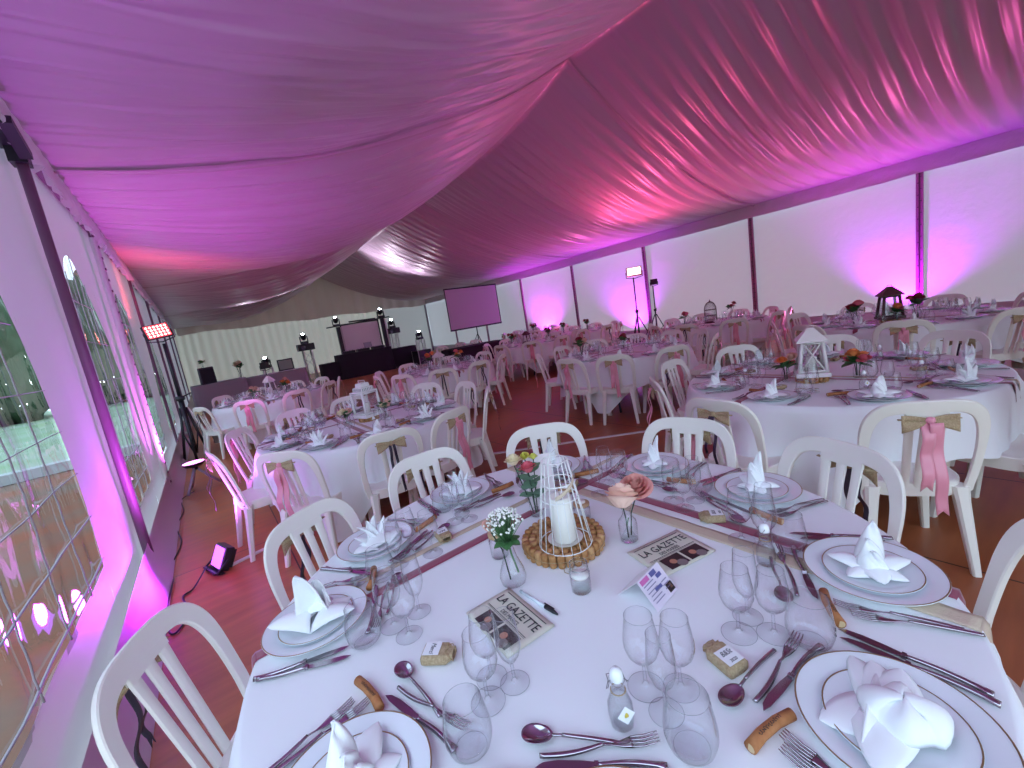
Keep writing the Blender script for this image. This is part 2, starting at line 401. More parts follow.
# back wall: hanging pleated cloth, plain canvas at its right end
def back_fn(u, v):
    x = X0 - .16 + (9.76 - X0) * u; z = roof_z(max(X0, x), Y1 - .01) * v
    return (x, Y1 - .06 + .04 * sin(x * 17 + 2.5 * fn(x * .8, z * .25, 3)) * (.6 + .4 * fn(x * .5, 5, 1)), z)
struct(MB().grid(back_fn, 520, 16).build('wall_back', BACKF))
def back2(u, v):
    x = 9.6 + (X1 + .05 - 9.6) * u; z = roof_z(min(x, X1), Y1 - .01) * v
    return (x, Y1 - .02 + .02 * fn(x, z, 2), z)
struct(MB().box((X1 - .08, Y1 - .12, 1.6), (.09, .09, 3.2)).build('trim_60', POLE))
struct(MB().grid(back2, 40, 10).build('wall_back_plain', mat('gable_canvas', (.62, .58, .54), .6, transl=.12)))
struct(MB().grid(lambda u, v: (3.2 + (X1 - 3.2) * u, Y0 + .03 * fn(u * 20, v * 3), roof_z(3.2 + (X1 - 3.2) * u, Y0 + .01) * v), 60, 12).build('wall_front', mat('front_canvas', (.80, .78, .80), .6, transl=.08)))
def gable_swag(u, v):
    x = X0 + .1 + (X1 - X0 - .2) * u; zt = roof_z(x, Y1 - .01); zb = 3.02 + .04 * sin(x * 2)
    return (x, Y1 - .28 + .05 * sin(x * 9 + 2 * fn(x * .9, 0, 8)) + .1 * v, zt + (zb - zt) * v if zt > zb else zt)
struct(MB().grid(gable_swag, 300, 8).build('trim_50', mat('gable_swag', (.74, .64, .60), .6, transl=.24)))
# outdoors, seen through the vinyl windows
gm = mat('terracotta_paving', (.30, .12, .07), .95, spec=.1, noisec=(1.2, (.22, .15, .11), 1))
struct(MB().box((-16.0, 12, -.08), (30, 60, .1)).build('ground', gm))
def hedge(name, c, d, label):
    mb = MB()
    mb.grid(lambda u, v: (c[0] + d[0] * .5 * sin(PI * v) * (1 + .2 * fn(u * 40, v * 6)), c[1] + d[1] * (u - .5), max(0, d[2] * v * (1 + .25 * fn(u * 30, v * 5, 3)))), 90, 14)
    for i in range(1200):
        u, v = random.random(), random.random() ** .7
        p = Vector((c[0] + d[0] * .5 * sin(PI * v) + random.uniform(0, .15), c[1] + d[1] * (u - .5), d[2] * v)); a = random.uniform(.05, .12)
        t = Vector((random.uniform(-1, 1), random.uniform(-1, 1), random.uniform(-1, 1))) * a; s2 = Vector((random.uniform(-1, 1), random.uniform(-1, 1), random.uniform(-1, 1))) * a
        mb.add([p, p + t, p + t + s2, p + s2], [(0, 1, 2, 3)])
    tag(mb.build(name, TREEL), label, 'hedge')
hedge('hedge', (-13.5, 14, 0), (2.4, 50, 6.5), 'long clipped green hedge seen blurred through the clear tent windows')
def tree_row():
    mb = MB(); rn = random.Random(5)
    for k in range(9):
        cx, cy, hh = -1.8 - k * 2.1, 34 + rn.uniform(-1.5, 1.5), rn.uniform(6, 9)
        o = MB(); o.tube([(cx, cy, 0), (cx, cy, hh * .5)], [.2, .14], 8); 
        cr_ = MB()
        cr_.grid(lambda u, v: (lambda a, ph, q_: (cx + 1.9 * q_ * cos(a) * cos(ph), cy + 1.9 * q_ * sin(a) * cos(ph), max(-.02, hh * .44 + hh * .47 * q_ * sin(ph))))(2 * PI * u, (v - .5) * PI * .999, 1 + .35 * fn(cos(2 * PI * u) * 2 + k, sin(2 * PI * u) * 2, v * 5)), 26, 16, closeu=True)
        t = empty('tree'); o.build('trunk', DWOOD, t); cr_.build('crown', TREEL, t); t['group'] = 'trees beyond the paving'
        tag(t, 'green tree seen blurred through the clear windows, %s in the row beyond the lawn' % ('first', 'second', 'third', 'fourth', 'fifth', 'sixth', 'seventh', 'eighth', 'ninth')[k], 'tree', 'trees beyond the paving')
tree_row()
mb = MB(); mb.box((-9, 11.3, .07), (17, .3, .18)); struct(mb.build('kerb', mat('kerb_stone', (.45, .46, .45), .8)))
mb = MB(); mb.box((-12, 27, -.01), (22, 31, .04)); struct(mb.build('lawn', mat('lawn_green', (.26, .36, .20), .95, spec=.1, noisec=(.6, (.36, .42, .32), 1))))

# ------------------------------------------------------------------ chair
def make_chair():
    root = empty('chair')
    tilt = R(13)
    def bp(s, h, d=0.):      # point on the back plane: s sideways, h up the back, d thickness outwards
        return Vector((.195 + h * sin(tilt) + d * cos(tilt) + .02 * (s / .2) ** 2 * -1, s, .43 + h * cos(tilt) - d * sin(tilt)))
    W = .212; HT = .425
    # centre line of the arch, flat band
    def arch(n=36):
        pts = []
        for i in range(n + 1):
            a = PI * i / n
            e = .46
            x = -cos(a); y = sin(a)
            sx = math.copysign(abs(x) ** e, x) * (W + .012 * y); hh = .17 + (HT - .17) * abs(y) ** .72
            pts.append((sx, hh))
        return [(-W + .018, -.03), (-W + .008, .05), (-W + .002, .11)] + pts + [(W - .002, .11), (W - .008, .05), (W - .018, -.03)]
    ar = arch(); mb = MB(); rings = []
    for i, (s_, h_) in enumerate(ar):
        a, b = ar[max(0, i - 1)], ar[min(len(ar) - 1, i + 1)]; tx, ty = b[0] - a[0], b[1] - a[1]; L_ = math.hypot(tx, ty); nx, ny_ = -ty / L_, tx / L_
        wd = .0190 + .0125 * max(0, min(1, (h_ - .2) / .25))
        prof = [(-wd, -.004), (-wd * .86, -.009), (0, -.011), (wd * .86, -.009), (wd, -.004), (wd, .005), (wd * .86, .008), (-wd * .86, .008), (-wd, .005)]
        rings.append([bp(s_ + nx * p0, h_ + ny_ * p0, -p1) for p0, p1 in prof])
    k = 9; fs = [(i * k + j, i * k + (j + 1) % k, (i + 1) * k + (j + 1) % k, (i + 1) * k + j) for i in range(len(rings) - 1) for j in range(k)]
    fs += [tuple(range(k)), tuple(reversed([(len(rings) - 1) * k + j for j in range(k)]))]
    mb.add([p for rg in rings for p in rg], fs)
    for c0, c1 in ((-.060, -.045), (0, 0), (.060, .045)):        # three slats, converging downwards
        def slat(u, v):
            a = 2 * PI * v; h_ = -.02 + (.410 + .02) * u; wd = .0175 + .004 * max(0, (u - .75) * 4) + (.006 if c0 == 0 else 0)* 0
            s_ = c1 + (c0 - c1) * u
            return bp(s_ + wd * cos(a), h_, .008 * sin(a) - .0 )
        mb.grid(slat, 16, 10)
    # small tongues joining the slat tops so that the middle slots end lower
    mb.grid(lambda u, v: bp(-.075 + .15 * u, .372 + .045 * v, .008), 8, 2); mb.grid(lambda u, v: bp(-.075 + .15 * u, .372 + .045 * v, -.008), 8, 2)
    mb.build('backrest', CHAIR, root, sharp=32)
    # seat: rounded plate with apron
    def outline(k, n=40):
        a = 2 * PI * k / n; e = .55
        x = math.copysign(abs(cos(a)) ** e, cos(a)) * .205; y = math.copysign(abs(sin(a)) ** e, sin(a)) * (.205 + .015 * (-cos(a)))
        return x, y
    def seat(u, v):
        x, y = outline(u * 40)
        prof = [(.0, .432), (.5, .431), (.85, .437), (.96, .446), (1.0, .44), (1.0, .405), (.99, .375), (.965, .375), (.965, .42), (.5, .418), (0, .418)]
        s_, z = prof[int(round(v * 10))]
        return (x * s_ - .005, y * s_, z)
    MB().grid(seat, 40, 10, closeu=True).build('seat', CHAIR, root, sharp=40)
    for sx in (-1, 1):
        for sy in (-1, 1):
            top = Vector((.165 * sx, .165 * sy, .42)); bot = Vector((.205 * sx if sx < 0 else .235, .20 * sy, 0))
            lg = MB(); rings = []
            for i in range(7):
                t = i / 6; c = top.lerp(bot, t); a = .027 * (1 - t) + .017 * t; b = .029 * (1 - t) + .016 * t
                if i == 0: a *= 1.15; b *= 1.15
                prof = [(a, b * .6), (a * .6, b), (-a * .6, b), (-a, b * .6), (-a, -b * .6), (-a * .6, -b), (a * .6, -b), (a, -b * .6)]
                rings += [c + Vector((p0, p1, 0)) for p0, p1 in prof]
            lg.add(rings, [(i * 8 + j, (i + 1) * 8 + j, (i + 1) * 8 + (j + 1) % 8, i * 8 + (j + 1) % 8) for i in range(6) for j in range(8)] + [tuple(range(8)), tuple(reversed([48 + j for j in range(8)]))])
            lg.build('leg', CHAIR, root, sharp=38)
    return root
def make_bow(kind):
    def f():
        root = empty('chair_bow')
        # local: x outwards, y sideways, origin at the knot
        for s in (-1, 1):
            b = MB()
            b.grid(lambda u, v: (.012 + .012 * sin(PI * u) * (1 if v < .5 else -1) * .9 + .004, s * (.008 + .075 * u), (v - .5) * (.022 + .050 * u) - .012 * u), 8, 6)
            b.build('loop', BURLAP, root, solid=.003)
        MB().lathe([(0, -.016), (.012, -.012), (.015, 0), (.012, .012), (0, .016)], (.016, 0, 0), 10).build('knot', BURLAP if kind != 'pink' else PINKR, root)
        MB().tube([(.004, -.09, .004), (.008, 0, .0), (.004, .09, .004)], .009, 6, flat=.3).build('tie', BURLAP, root)
        if kind != 'plain':
            L_ = .30 if kind == 'pink' else .24; wd = .020 if kind == 'pink' else .008
            for s in (-1, 1):
                b = MB()
                b.grid(lambda u, v: (.026 + .010 * sin(u * 11 + s) + .03 * u, s * (.010 + .014 * u) + (v - .5) * 2 * wd * (1 - .1 * u), -.005 - (L_ + .05 * s) * u - (.02 * abs(v - .5) * 2 if u > .97 else 0)), 22, 4)
                b.build('ribbon_tail', PINKR if kind == 'pink' else DARKR, root, solid=.0015)
        return root
    return f

# ------------------------------------------------------------------ tableware
def torus(mb, r, z, t=.0007, n=36):
    return mb.tube([(r * cos(2 * PI * i / n), r * sin(2 * PI * i / n), z) for i in range(n)], t * .55, 5, closed=True, mi=1)
def make_wine():
    mb = MB(); mb.lathe([(.0362, .0009), (.030, .0016), (.018, .0026), (.009, .0042), (.0055, .008), (.0040, .016), (.0036, .045), (.005, .056), (.010, .060), (.022, .068), (.0315, .082), (.0355, .098), (.0350, .115), (.0315, .137), (.0285, .155), (.0272, .163)], n=30)
    torus(mb, .0362, .0009); torus(mb, .0272, .163, .0007); mb.lathe([(0, .064), (.010, .0655), (.017, .0685)], n=18)
    return mb.build('wine_glass', [GLASS, EDGE])
def make_flute():
    mb = MB(); mb.lathe([(.0318, .0009), (.026, .0016), (.016, .0026), (.008, .0042), (.005, .008), (.0038, .015), (.0036, .040), (.005, .050), (.012, .058), (.021, .072), (.0268, .092), (.0275, .108), (.0250, .135), (.0228, .160), (.0222, .168)], n=26)
    torus(mb, .0318, .0009); torus(mb, .0222, .168, .0007); mb.lathe([(0, .056), (.010, .0585)], n=14)
    return mb.build('champagne_flute', [GLASS, EDGE])
def make_tumbler():
    mb = MB(); mb.lathe([(0, .0008), (.026, .0008), (.034, .004), (.0415, .015), (.0455, .034), (.0448, .050), (.0408, .074), (.0372, .092), (.0350, .105)], n=32)
    mb.lathe([(0, .010), (.024, .011), (.034, .016)], n=28); torus(mb, .0350, .105, .0008); torus(mb, .030, .0016, .0006)
    return mb.build('stemless_glass', [GLASS, EDGE])
def ring(r, z, w_=.0011, n=48):
    return MB().lathe([(r - w_, z), (r, z + .0006), (r + w_, z)], n=n)
def make_plate():
    root = empty('dinner_plate')
    MB().lathe([(0, .006), (.088, .006), (.096, .008), (.104, .0125), (.138, .0205), (.1405, .0205), (.1405, .019), (.105, .009), (.09, .0), (0, 0)], n=56).build('plate_body', PORC, root)
    ring(.1388, .0208, .0014, 64).build('rim_line', GOLD, root)
    return root
def make_small_plate():
    root = empty('dessert_plate')
    MB().lathe([(0, .003), (.062, .003), (.070, .005), (.098, .0125), (.1, .0125), (.1, .0112), (.072, .002), (.06, 0), (0, 0)], n=48).build('plate_body', PORC, root)
    ring(.0982, .0128, .0012, 56).build('rim_line', GOLD, root)
    return root
def curveflat(mb, cl, wfun, th=.0022, z0=.0, n=None):
    """strip along cl [(x,y,z)], half width wfun(t), as a thin solid"""
    m = len(cl); vs = []
    for i, (x, y, z) in enumerate(cl):
        t = i / (m - 1); w_ = wfun(t); h = th
        vs += [(x, y - w_, z), (x, y - w_ * .5, z + h), (x, y + w_ * .5, z + h), (x, y + w_, z), (x, y, z - h * .4)]
    fs = [(i * 5 + j, (i + 1) * 5 + j, (i + 1) * 5 + (j + 1) % 5, i * 5 + (j + 1) % 5) for i in range(m - 1) for j in range(5)]
    fs += [tuple(range(5)), tuple(reversed([(m - 1) * 5 + j for j in range(5)]))]
    return mb.add(vs, fs)
def hz(t): return .003 + .006 * sin(PI * min(1, t)) 
def make_fork():
    root = empty('fork'); L_ = .115
    hb = MB(); curveflat(hb, [(L_ * (1 - i / 14), .004 * sin(i / 14 * PI), .0045 + .007 * (i / 14) ** 2) for i in range(15)], lambda t: .0048 - .0016 * t + .0012 * sin(t * PI * 1.0), .0035)
    hb.build('handle', STEEL, root)
    nb = MB(); curveflat(nb, [(-.052 * i / 10, 0, .0115 - .004 * sin(i / 10 * PI * .8)) for i in range(11)], lambda t: .0028 + .0085 * max(0, (t - .35) / .65) ** .8, .0012)
    nb.build('fork_head', STEEL, root)
    for k in range(4):
        tn = MB(); y = -.0087 + .0058 * k; tn.tube([(-.050, y, .0090), (-.07, y * 1.05, .0082), (-.088, y * 1.05, .0115), (-.098, y, .0145)], [.0019, .0017, .0015, .0008], 6); tn.build('tine', STEEL, root)
    return root
def make_spoon():
    root = empty('spoon'); L_ = .115
    hb = MB(); curveflat(hb, [(L_ * (1 - i / 14), .003 * sin(i / 14 * PI), .0045 + .008 * (i / 14) ** 2) for i in range(15)], lambda t: .0048 - .0014 * t, .0035)
    curveflat(hb, [(-.02 * i / 5, 0, .0125 - .002 * i / 5) for i in range(6)], lambda t: .003, .002); hb.build('handle', STEEL, root)
    bb = MB(); bb.grid(lambda u, v: (lambda r_, a: (-.018 - .030 + .030 * r_ * cos(a) * (1.0), .0195 * r_ * sin(a) * (1 - .12 * cos(a)), .0115 - .0085 * (1 - r_ * r_)))(v, 2 * PI * u), 28, 7, closeu=True)
    bb.build('bowl', STEEL, root, solid=.0012)
    return root
def make_knife():
    root = empty('knife'); L_ = .115
    hb = MB(); curveflat(hb, [(L_ * (1 - i / 14), .005 * sin(i / 14 * PI), .0045) for i in range(15)], lambda t: .0062 - .002 * t + (.002 if t < .12 else 0), .0050)
    hb.build('handle', STEEL, root)
    MB().box((-.002, 0, .0055), (.008, .011, .009)).build('bolster', STEEL, root, bevel=.001)
    out = [(-.004, .006), (-.03, .0078), (-.07, .0075), (-.095, .0035), (-.108, -.005), (-.09, -.0085), (-.05, -.0085), (-.004, -.0055)]
    MB().poly(out, .0016, z0=.004).build('blade', STEEL, root)
    return root
def leafsheet(mb, base, tip, wd, curl=.3, n=(9, 6), up=.0, roll=.6):
    """a folded napkin tip: from base to tip, half-width wd, curled across"""
    base, tip = Vector(base), Vector(tip); d = tip - base; L_ = d.length; d.normalize()
    side = d.cross(Vector((0, 0, 1)))
    if side.length < .2: side = Vector((0, 1, 0)) if abs(d.y) < .9 else Vector((1, 0, 0))
    side.normalize(); nrm = side.cross(d)
    def f(u, v):
        w_ = wd * (1 - u) ** .75 * (1 + .5 * u) ; a = (v - .5) * 2
        p = base + d * L_ * u + side * w_ * a + nrm * (-roll * w_ * a * a + curl * L_ * sin(PI * u) * .3) + Vector((0, 0, up * u * u))
        return p
    mb.grid(f, n[0], n[1])
def make_napkin_lily():
    """standing folded tips over two spread wings"""
    mb = MB()
    def tip(h, wd, lean, yaw, dx, roll, asym=0.):
        c_, s_ = cos(yaw), sin(yaw)
        def f(u, v):
            a = (v - .5) * 2; w_ = wd * (1 - u ** 2.2) ** .75 * (1 - .15 * u) + .0015
            x = dx + lean * u * u + roll * w_ * (1 - a * a) * 1.4 * (1 - .4 * u) + .004 * sin(6 * u + 4 * a); y = w_ * a + asym * u * u
            return (x * c_ - y * s_, x * s_ + y * c_, .008 + h * u - .012 * a * a * (1 - u) )
        mb.grid(f, 12, 10)
    tip(.118, .034, -.012, 0, -.010, .75, .012)
    tip(.085, .036, .006, .35, .002, .60, -.014)
    tip(.060, .040, .020, -.45, .006, .55, .010)
    for s in (-1, 1):
        leafsheet(mb, (-.004, s * .008, .018), (-.022, s * .092, .022), .040, curl=.45, roll=.45)
        leafsheet(mb, (.006, s * .004, .012), (.048, s * .064, .006), .036, curl=.40, roll=.4)
    leafsheet(mb, (0, 0, .020), (.074, .006, .008), .040, curl=.45, roll=.35)
    return mb.build('napkin', NAPK, solid=.0028)
def make_napkin_fan():
    mb = MB()
    for i, a in enumerate((-62, -38, -14, 12, 38, 64)):
        t = R(a); leafsheet(mb, (.0, sin(t) * .014, .012), (.010 - .012 * (i % 2), sin(t) * .075, .030 + .080 * cos(t)), .020, curl=.2, roll=.9 * (1 if i % 2 else -1))
    for s in (-1, 1): leafsheet(mb, (-.02, s * .02, .006), (-.03, s * .088, .018), .034, curl=.4, roll=.3)
    mb.grid(lambda u, v: (-.045 + .07 * u, (v - .5) * .11 * (1 - .2 * u), .006 + .030 * sin(PI * u) * (1 - (2 * v - 1) ** 2 * .6)), 10, 10)
    return mb.build('napkin', NAPK, solid=.0025)
def make_napkin_knot():
    """rolled crown held by a diagonal band, flaps spreading to both sides"""
    mb = MB()
    mb.grid(lambda u, v: (lambda a, ph: (.044 * cos(a) * cos(ph) * (1 + .12 * sin(3 * a)) + .008, .036 * sin(a) * cos(ph) + .006 * sin(5 * a), .014 + .058 * sin(ph) ** .8 + .006 * sin(4 * a + 1)))(2 * PI * u, PI / 2 * (1 - v) * .98), 28, 10, closeu=True)
    mb.grid(lambda u, v: (-.035 + .010 * v + .02 * u, -.062 + .13 * u, .020 + .030 * sin(PI * u) - .020 * v), 18, 5)
    leafsheet(mb, (-.01, -.01, .022), (-.02, -.095, .012), .036, curl=.35, roll=.35)
    leafsheet(mb, (-.012, .0, .012), (-.078, -.045, .006), .040, curl=.3, roll=.3)
    for k, (dx, dz) in enumerate(((-.045, .008), (-.02, .020), (.012, .030))):
        leafsheet(mb, (0, .012, .014 + .004 * k), (dx, .092 - .006 * k, dz), .034, curl=.35, roll=.45)
    return mb.build('napkin', NAPK, solid=.0028)
def make_peg():     # named vine twig marking the place
    root = empty('name_twig')
    tw = MB().tube([(-.055, 0, .012), (-.02, .003, .0125), (.02, .002, .012), (.055, -.004, .011)], [.0105, .0100, .0098, .0100], 14).build('twig', mat('twig_wood', (.48, .20, .075), .75, noisec=(50, (.36, .13, .04), 1), bump=(60, .4, .003)), root)
    MB().lathe([(0, 0), (.0080, 0)], (-.0553, 0, .012), 14, M4=Matrix.Rotation(R(90), 4, 'Y')).build('cut_end', mat('twig_core', (.66, .46, .26), .7), tw)
    sc = MB(); pts = [(-.030 + .058 * i / 160 + .0015 * sin(i * .5), .0030 * sin(i * .42) * (.6 + .6 * sin(i * .09) ** 2), .0229) for i in range(161)]
    sc.tube(pts, .0005, 4); o = sc.build('handwriting', INK, tw); return root
def make_bag(line1, line2):
    def f():
        root = empty('favour_bag')
        def b(u, v):
            a = 2 * PI * u; e = .5; x = -.045 + .075 * v
            k = (1 - .05 * v) if v < .72 else (1 - .05 * v) * (1 - 2.4 * (v - .72)) + .08
            if v > .93: k += .35 * (v - .93) * 10
            return (x, math.copysign(abs(cos(a)) ** e, cos(a)) * .026 * k, .014 + math.copysign(abs(sin(a)) ** e, sin(a)) * .0135 * (k if v > .05 else .9) + .001 * sin(9 * a) * v)
        mb = MB(); mb.grid(b, 28, 20, closeu=True); mb.add([b(k / 28, 0) for k in range(28)], [tuple(range(28))]); mb.build('sack', BURLAP, root, solid=.001)
        mb = MB(); mb.tube([(.0165 + .002 * sin(a * 2), .0125 * cos(a), .0145 + .0105 * sin(a)) for a in [2 * PI * i / 16 for i in range(16)]], .0014, 5, closed=True)
        for s in (-1, 1): mb.tube([(.016, 0, .026), (.012, s * .012, .028), (.022, s * .020, .022), (.030, s * .014, .006)], .0012, 5)
        mb.build('string', mat('twine', (.42, .30, .16), .9), root)
        tcd = MB().box((-.022, 0, .0292), (.040, .040, .0006)).build('tag_card', WPAPER, root)
        text(line1, .017, INK, tcd, (-.020 if line2 else -.026, 0, .0297), (0, 0, R(-90)), .8, shear=.35)
        if line2: text(line2, .010, INK, tcd, (-.037, 0, .0297), (0, 0, R(-90)), .9, shear=.2)
        return root
    return f
def make_bottle():
    root = empty('swing_top_bottle')
    MB().lathe([(0, .002), (.020, .001), (.0235, .006), (.0240, .030), (.0225, .048), (.0155, .066), (.0125, .076), (.0125, .092), (.0145, .094), (.0145, .099), (.012, .100)], n=24).build('bottle', GLASS, root)
    MB().lathe([(0, .005), (.021, .005), (.0220, .030), (.0205, .046), (.012, .066), (0, .067)], n=20).build('liqueur', WATER, root)
    MB().lathe([(.0122, .097), (.0128, .103), (.0115, .112), (.007, .118), (0, .1195)], n=18).build('stopper', mat('ceramic_white', (.88, .90, .92), .25), root)
    mb = MB()
    for s in (-1, 1): mb.tube([(.0, s * .019, .083), (.0, s * .0155, .092), (.013, s * .0145, .100), (.004, s * .012, .108)], .0009, 5)
    mb.tube([(.0, -.022, .083), (.013, -.013, .083), (.013, .013, .083), (.0, .022, .083)], .0009, 5); mb.build('wire_clasp', mat('clasp_steel', (.25, .24, .26), .3, metal=1.), root)
    mb = MB(); mb.tube([(.0138 * cos(a), .0138 * sin(a), .074) for a in [2 * PI * i / 14 for i in range(14)]], .0012, 5, closed=True); mb.build('string', mat('twine', (.42, .30, .16), .9), root)
    Mx = Matrix.Translation((-.0262, 0, .042)) @ Matrix.Rotation(R(-90), 4, 'Y') @ Matrix.Rotation(R(45), 4, 'Z')
    mb = MB(); mb.box((-.0262, 0, .044), (.024, .024, .0006), M4=(Matrix.Rotation(R(-83), 4, 'Y') @ Matrix.Rotation(R(45), 4, 'Z'))); tg = mb.build('tag_card', WPAPER, root)
    mb = MB(); mb.lathe([(0, -.0052), (.0036, -.004), (.0044, -.001), (.003, .002), (.0014, .0048), (0, .0056)], (-.0272, 0, .045), 12, M4=Matrix.Scale(.2, 4, (1, 0, 0))); mb.build('printed_pear', mat('pear_yellow', (.62, .50, .08), .6), tg)
    return root
def fmak(kind): return {'wine_glass': make_wine}[kind]
def make_small_set():   # not used for things; kept simple
    pass

# ------------------------------------------------------------------ table + cloth
def make_table():
    root = empty('folding_table')
    MB().lathe([(0, .712), (.888, .712), (.895, .72), (.895, .735), (.888, .742), (0, .742)], n=64).build('tabletop', mat('table_grey', (.35, .35, .36), .6), root)
    for s in (-1, 1):
        for q_ in (-1, 1):
            MB().tube([(s * .42, q_ * .38, .71), (s * .45, q_ * .38, .35), (s * .52, q_ * .38, .0)], .016, 8).build('leg', mat('leg_grey', (.05, .05, .06), .5), root)
        MB().tube([(s * .45, -.38, .35), (s * .45, .38, .35)], .012, 6).build('brace', mat('leg_grey', (.05, .05, .06), .5), root)
    return root
def cloth_mesh(seed, rot, half=1.20):
    mb = MB(); n = 180; prof = [0, .3, .55, .75, .86, .893]
    def f(u, v):
        a = 2 * PI * u; ca, sa = abs(cos(a - rot)), abs(sin(a - rot))
        j = int(round(v * 22))
        crease = .0016 * math.exp(-((cos(a - rot) * .3) / .02) ** 2)
        if j < 6:
            r = prof[j]; return (r * cos(a), r * sin(a), .748 + .0012 * fn(r * 4 * cos(a), r * 4 * sin(a), seed) * (r > .2))
        edge = half / max(ca, sa) ** .92; drop = min(.64, edge - .90); d = drop * ((j - 6) / 16)
        k = d / .5
        fold = (.075 * sin(a * 11 + 2.5 * fn(cos(a) * 2, sin(a) * 2, seed)) + .030 * sin(a * 23 + 3 * fn(cos(a) * 3, sin(a) * 3, seed + 5)) + .02 * fn(cos(a) * 9, sin(a) * 9, seed)) * min(1, k) ** 1.1
        corner = max(0, (edge - .90) - .42)
        r = .903 + .02 * min(1, d / .05) + fold + .05 * k
        return (r * cos(a), r * sin(a), .746 - (0.006 if j > 6 else 0) - d)
    mb.grid(f, n, 22, closeu=True)
    return mb

ORD = ['frontmost', 'first clockwise', 'second clockwise', 'third clockwise', 'fourth clockwise', 'fifth clockwise', 'sixth clockwise', 'seventh clockwise', 'eighth clockwise', 'ninth clockwise']
CT = Vector((.784, .925))
T = {   # centre, place angles, name, cloth rotation, chair radius, chair angles, detail
 1: ((.784, .925), [-130, -165, 153, 122, 87, 52, 15, -18, -56, -90], 'wire-cage table', .5, .88, None, 3),
 2: ((3.56, 1.10), [-144, 176, 136, 96, 56, 16, -24, -64, -104], 'cross-paned lantern table', 1.0, .90, [-146, 174, 134, 94, 54, 14, -27, -68, -107], 2),
 3: ((1.12, 4.06), [-99, -134, -171, 153, 117, 81, 45, 9, -27, -63], 'slotted white lantern table', .2, .92, [-99, -133, -172, 146, 111, 80, 34, 1, -32, -72], 2),
 4: ((.90, 8.80), [-96, -132, -168, 156, 120, 84, 48, 12, -24, -60], 'spotted white lantern table', .4, .92, [-112, -150, 182, 128, 95, 61, 30, -13, -45, -78], 1),
 5: ((3.50, 7.00), [-100, -136, -172, 152, 116, 80, 44, 8, -28, -64], 'orange flower table', .7, .92, [-117, -150, 178, 138, 98, 55, 15, -20, -53, -85], 1),
 6: ((4.90, 3.98), [-144, 180, 144, 108, 72, 36, 0, -36, -72, -108], 'shell-vase table', 1.15, .95, [-146, -174, 129, 92, 60, 28, -2, -30, -68, -112], 1),
 7: ((8.20, 4.30), [-150, 174, 138, 102, 66, 30, -6, -42, -78, -114], 'dark birdcage table', .3, .95, [-139, 185, 150, 113, 75, 40, 5, -30, -64, -100], 1),
 8: ((6.82, 1.32), [-160, 164, 128, 92, 56, 20, -16, -52, -88, -124], 'dark lantern table', .9, 1.02, [-168, 152, 112, 72, 32, -10, -51, -92, -130], 1),
 9: ((6.75, 8.30), [-130, -166, 158, 122, 86, 50, 14, -22, -58, -94], 'table before the striped window bay', .2, .95, None, 0),
 10: ((8.70, 8.60), [-130, -166, 158, 122, 86, 50, 14, -22, -58, -94], 'twin bouquet table', .6, .95, None, 0),
 11: ((10.0, 12.0), [-130, -166, 158, 122, 86, 50, 14, -22, -58, -94], 'small-lantern table', .9, .95, None, 0),
}
T[9] = (*T[9][:2], 'dark bouquet table', *T[9][3:])
DET = {}
def polar(c, a, r, s=0.):
    a = R(a); u = Vector((cos(a), sin(a))); t = Vector((-u.y, u.x)); p = Vector(c) + u * r + t * s; return p
def order(angles, c):
    base = math.degrees(math.atan2(-c[1], -c[0]))
    k = min(range(len(angles)), key=lambda i: abs((angles[i] - base + 180) % 360 - 180))
    res = {}
    s = sorted(range(len(angles)), key=lambda i: (angles[k] - angles[i]) % 360)
    for n_, i in enumerate(s): res[i] = n_
    return res
TZ = .7495
T1G = {  # explicit glass feet (wine, wine, flute, tumbler) measured for the front table
 -90: ((.819, .431), (.865, .377), (.881, .44), (.891, .317)),
 -130: ((.567, .497), (.612, .447), (.547, .438), (.522, .372)),
 -165: ((.317, .705), (.356, .749), (.384, .70), (.241, .649)),
 153: ((.26, 1.085), (.275, 1.018), (.333, 1.081), (.183, 1.086)),
 15: None, -18: ((1.291, .888), (1.258, .826), (1.333, .826), (1.412, .849)),
 -56: ((1.181, .591), (1.179, .522), (1.235, .545), (1.216, .475)),
 122: ((.449, 1.403), (.500, 1.33), (.385, 1.36), (.317, 1.214+.12)),
 87: ((.67, 1.472), (.718, 1.441), (.725, 1.51), (.69, 1.604)),
}
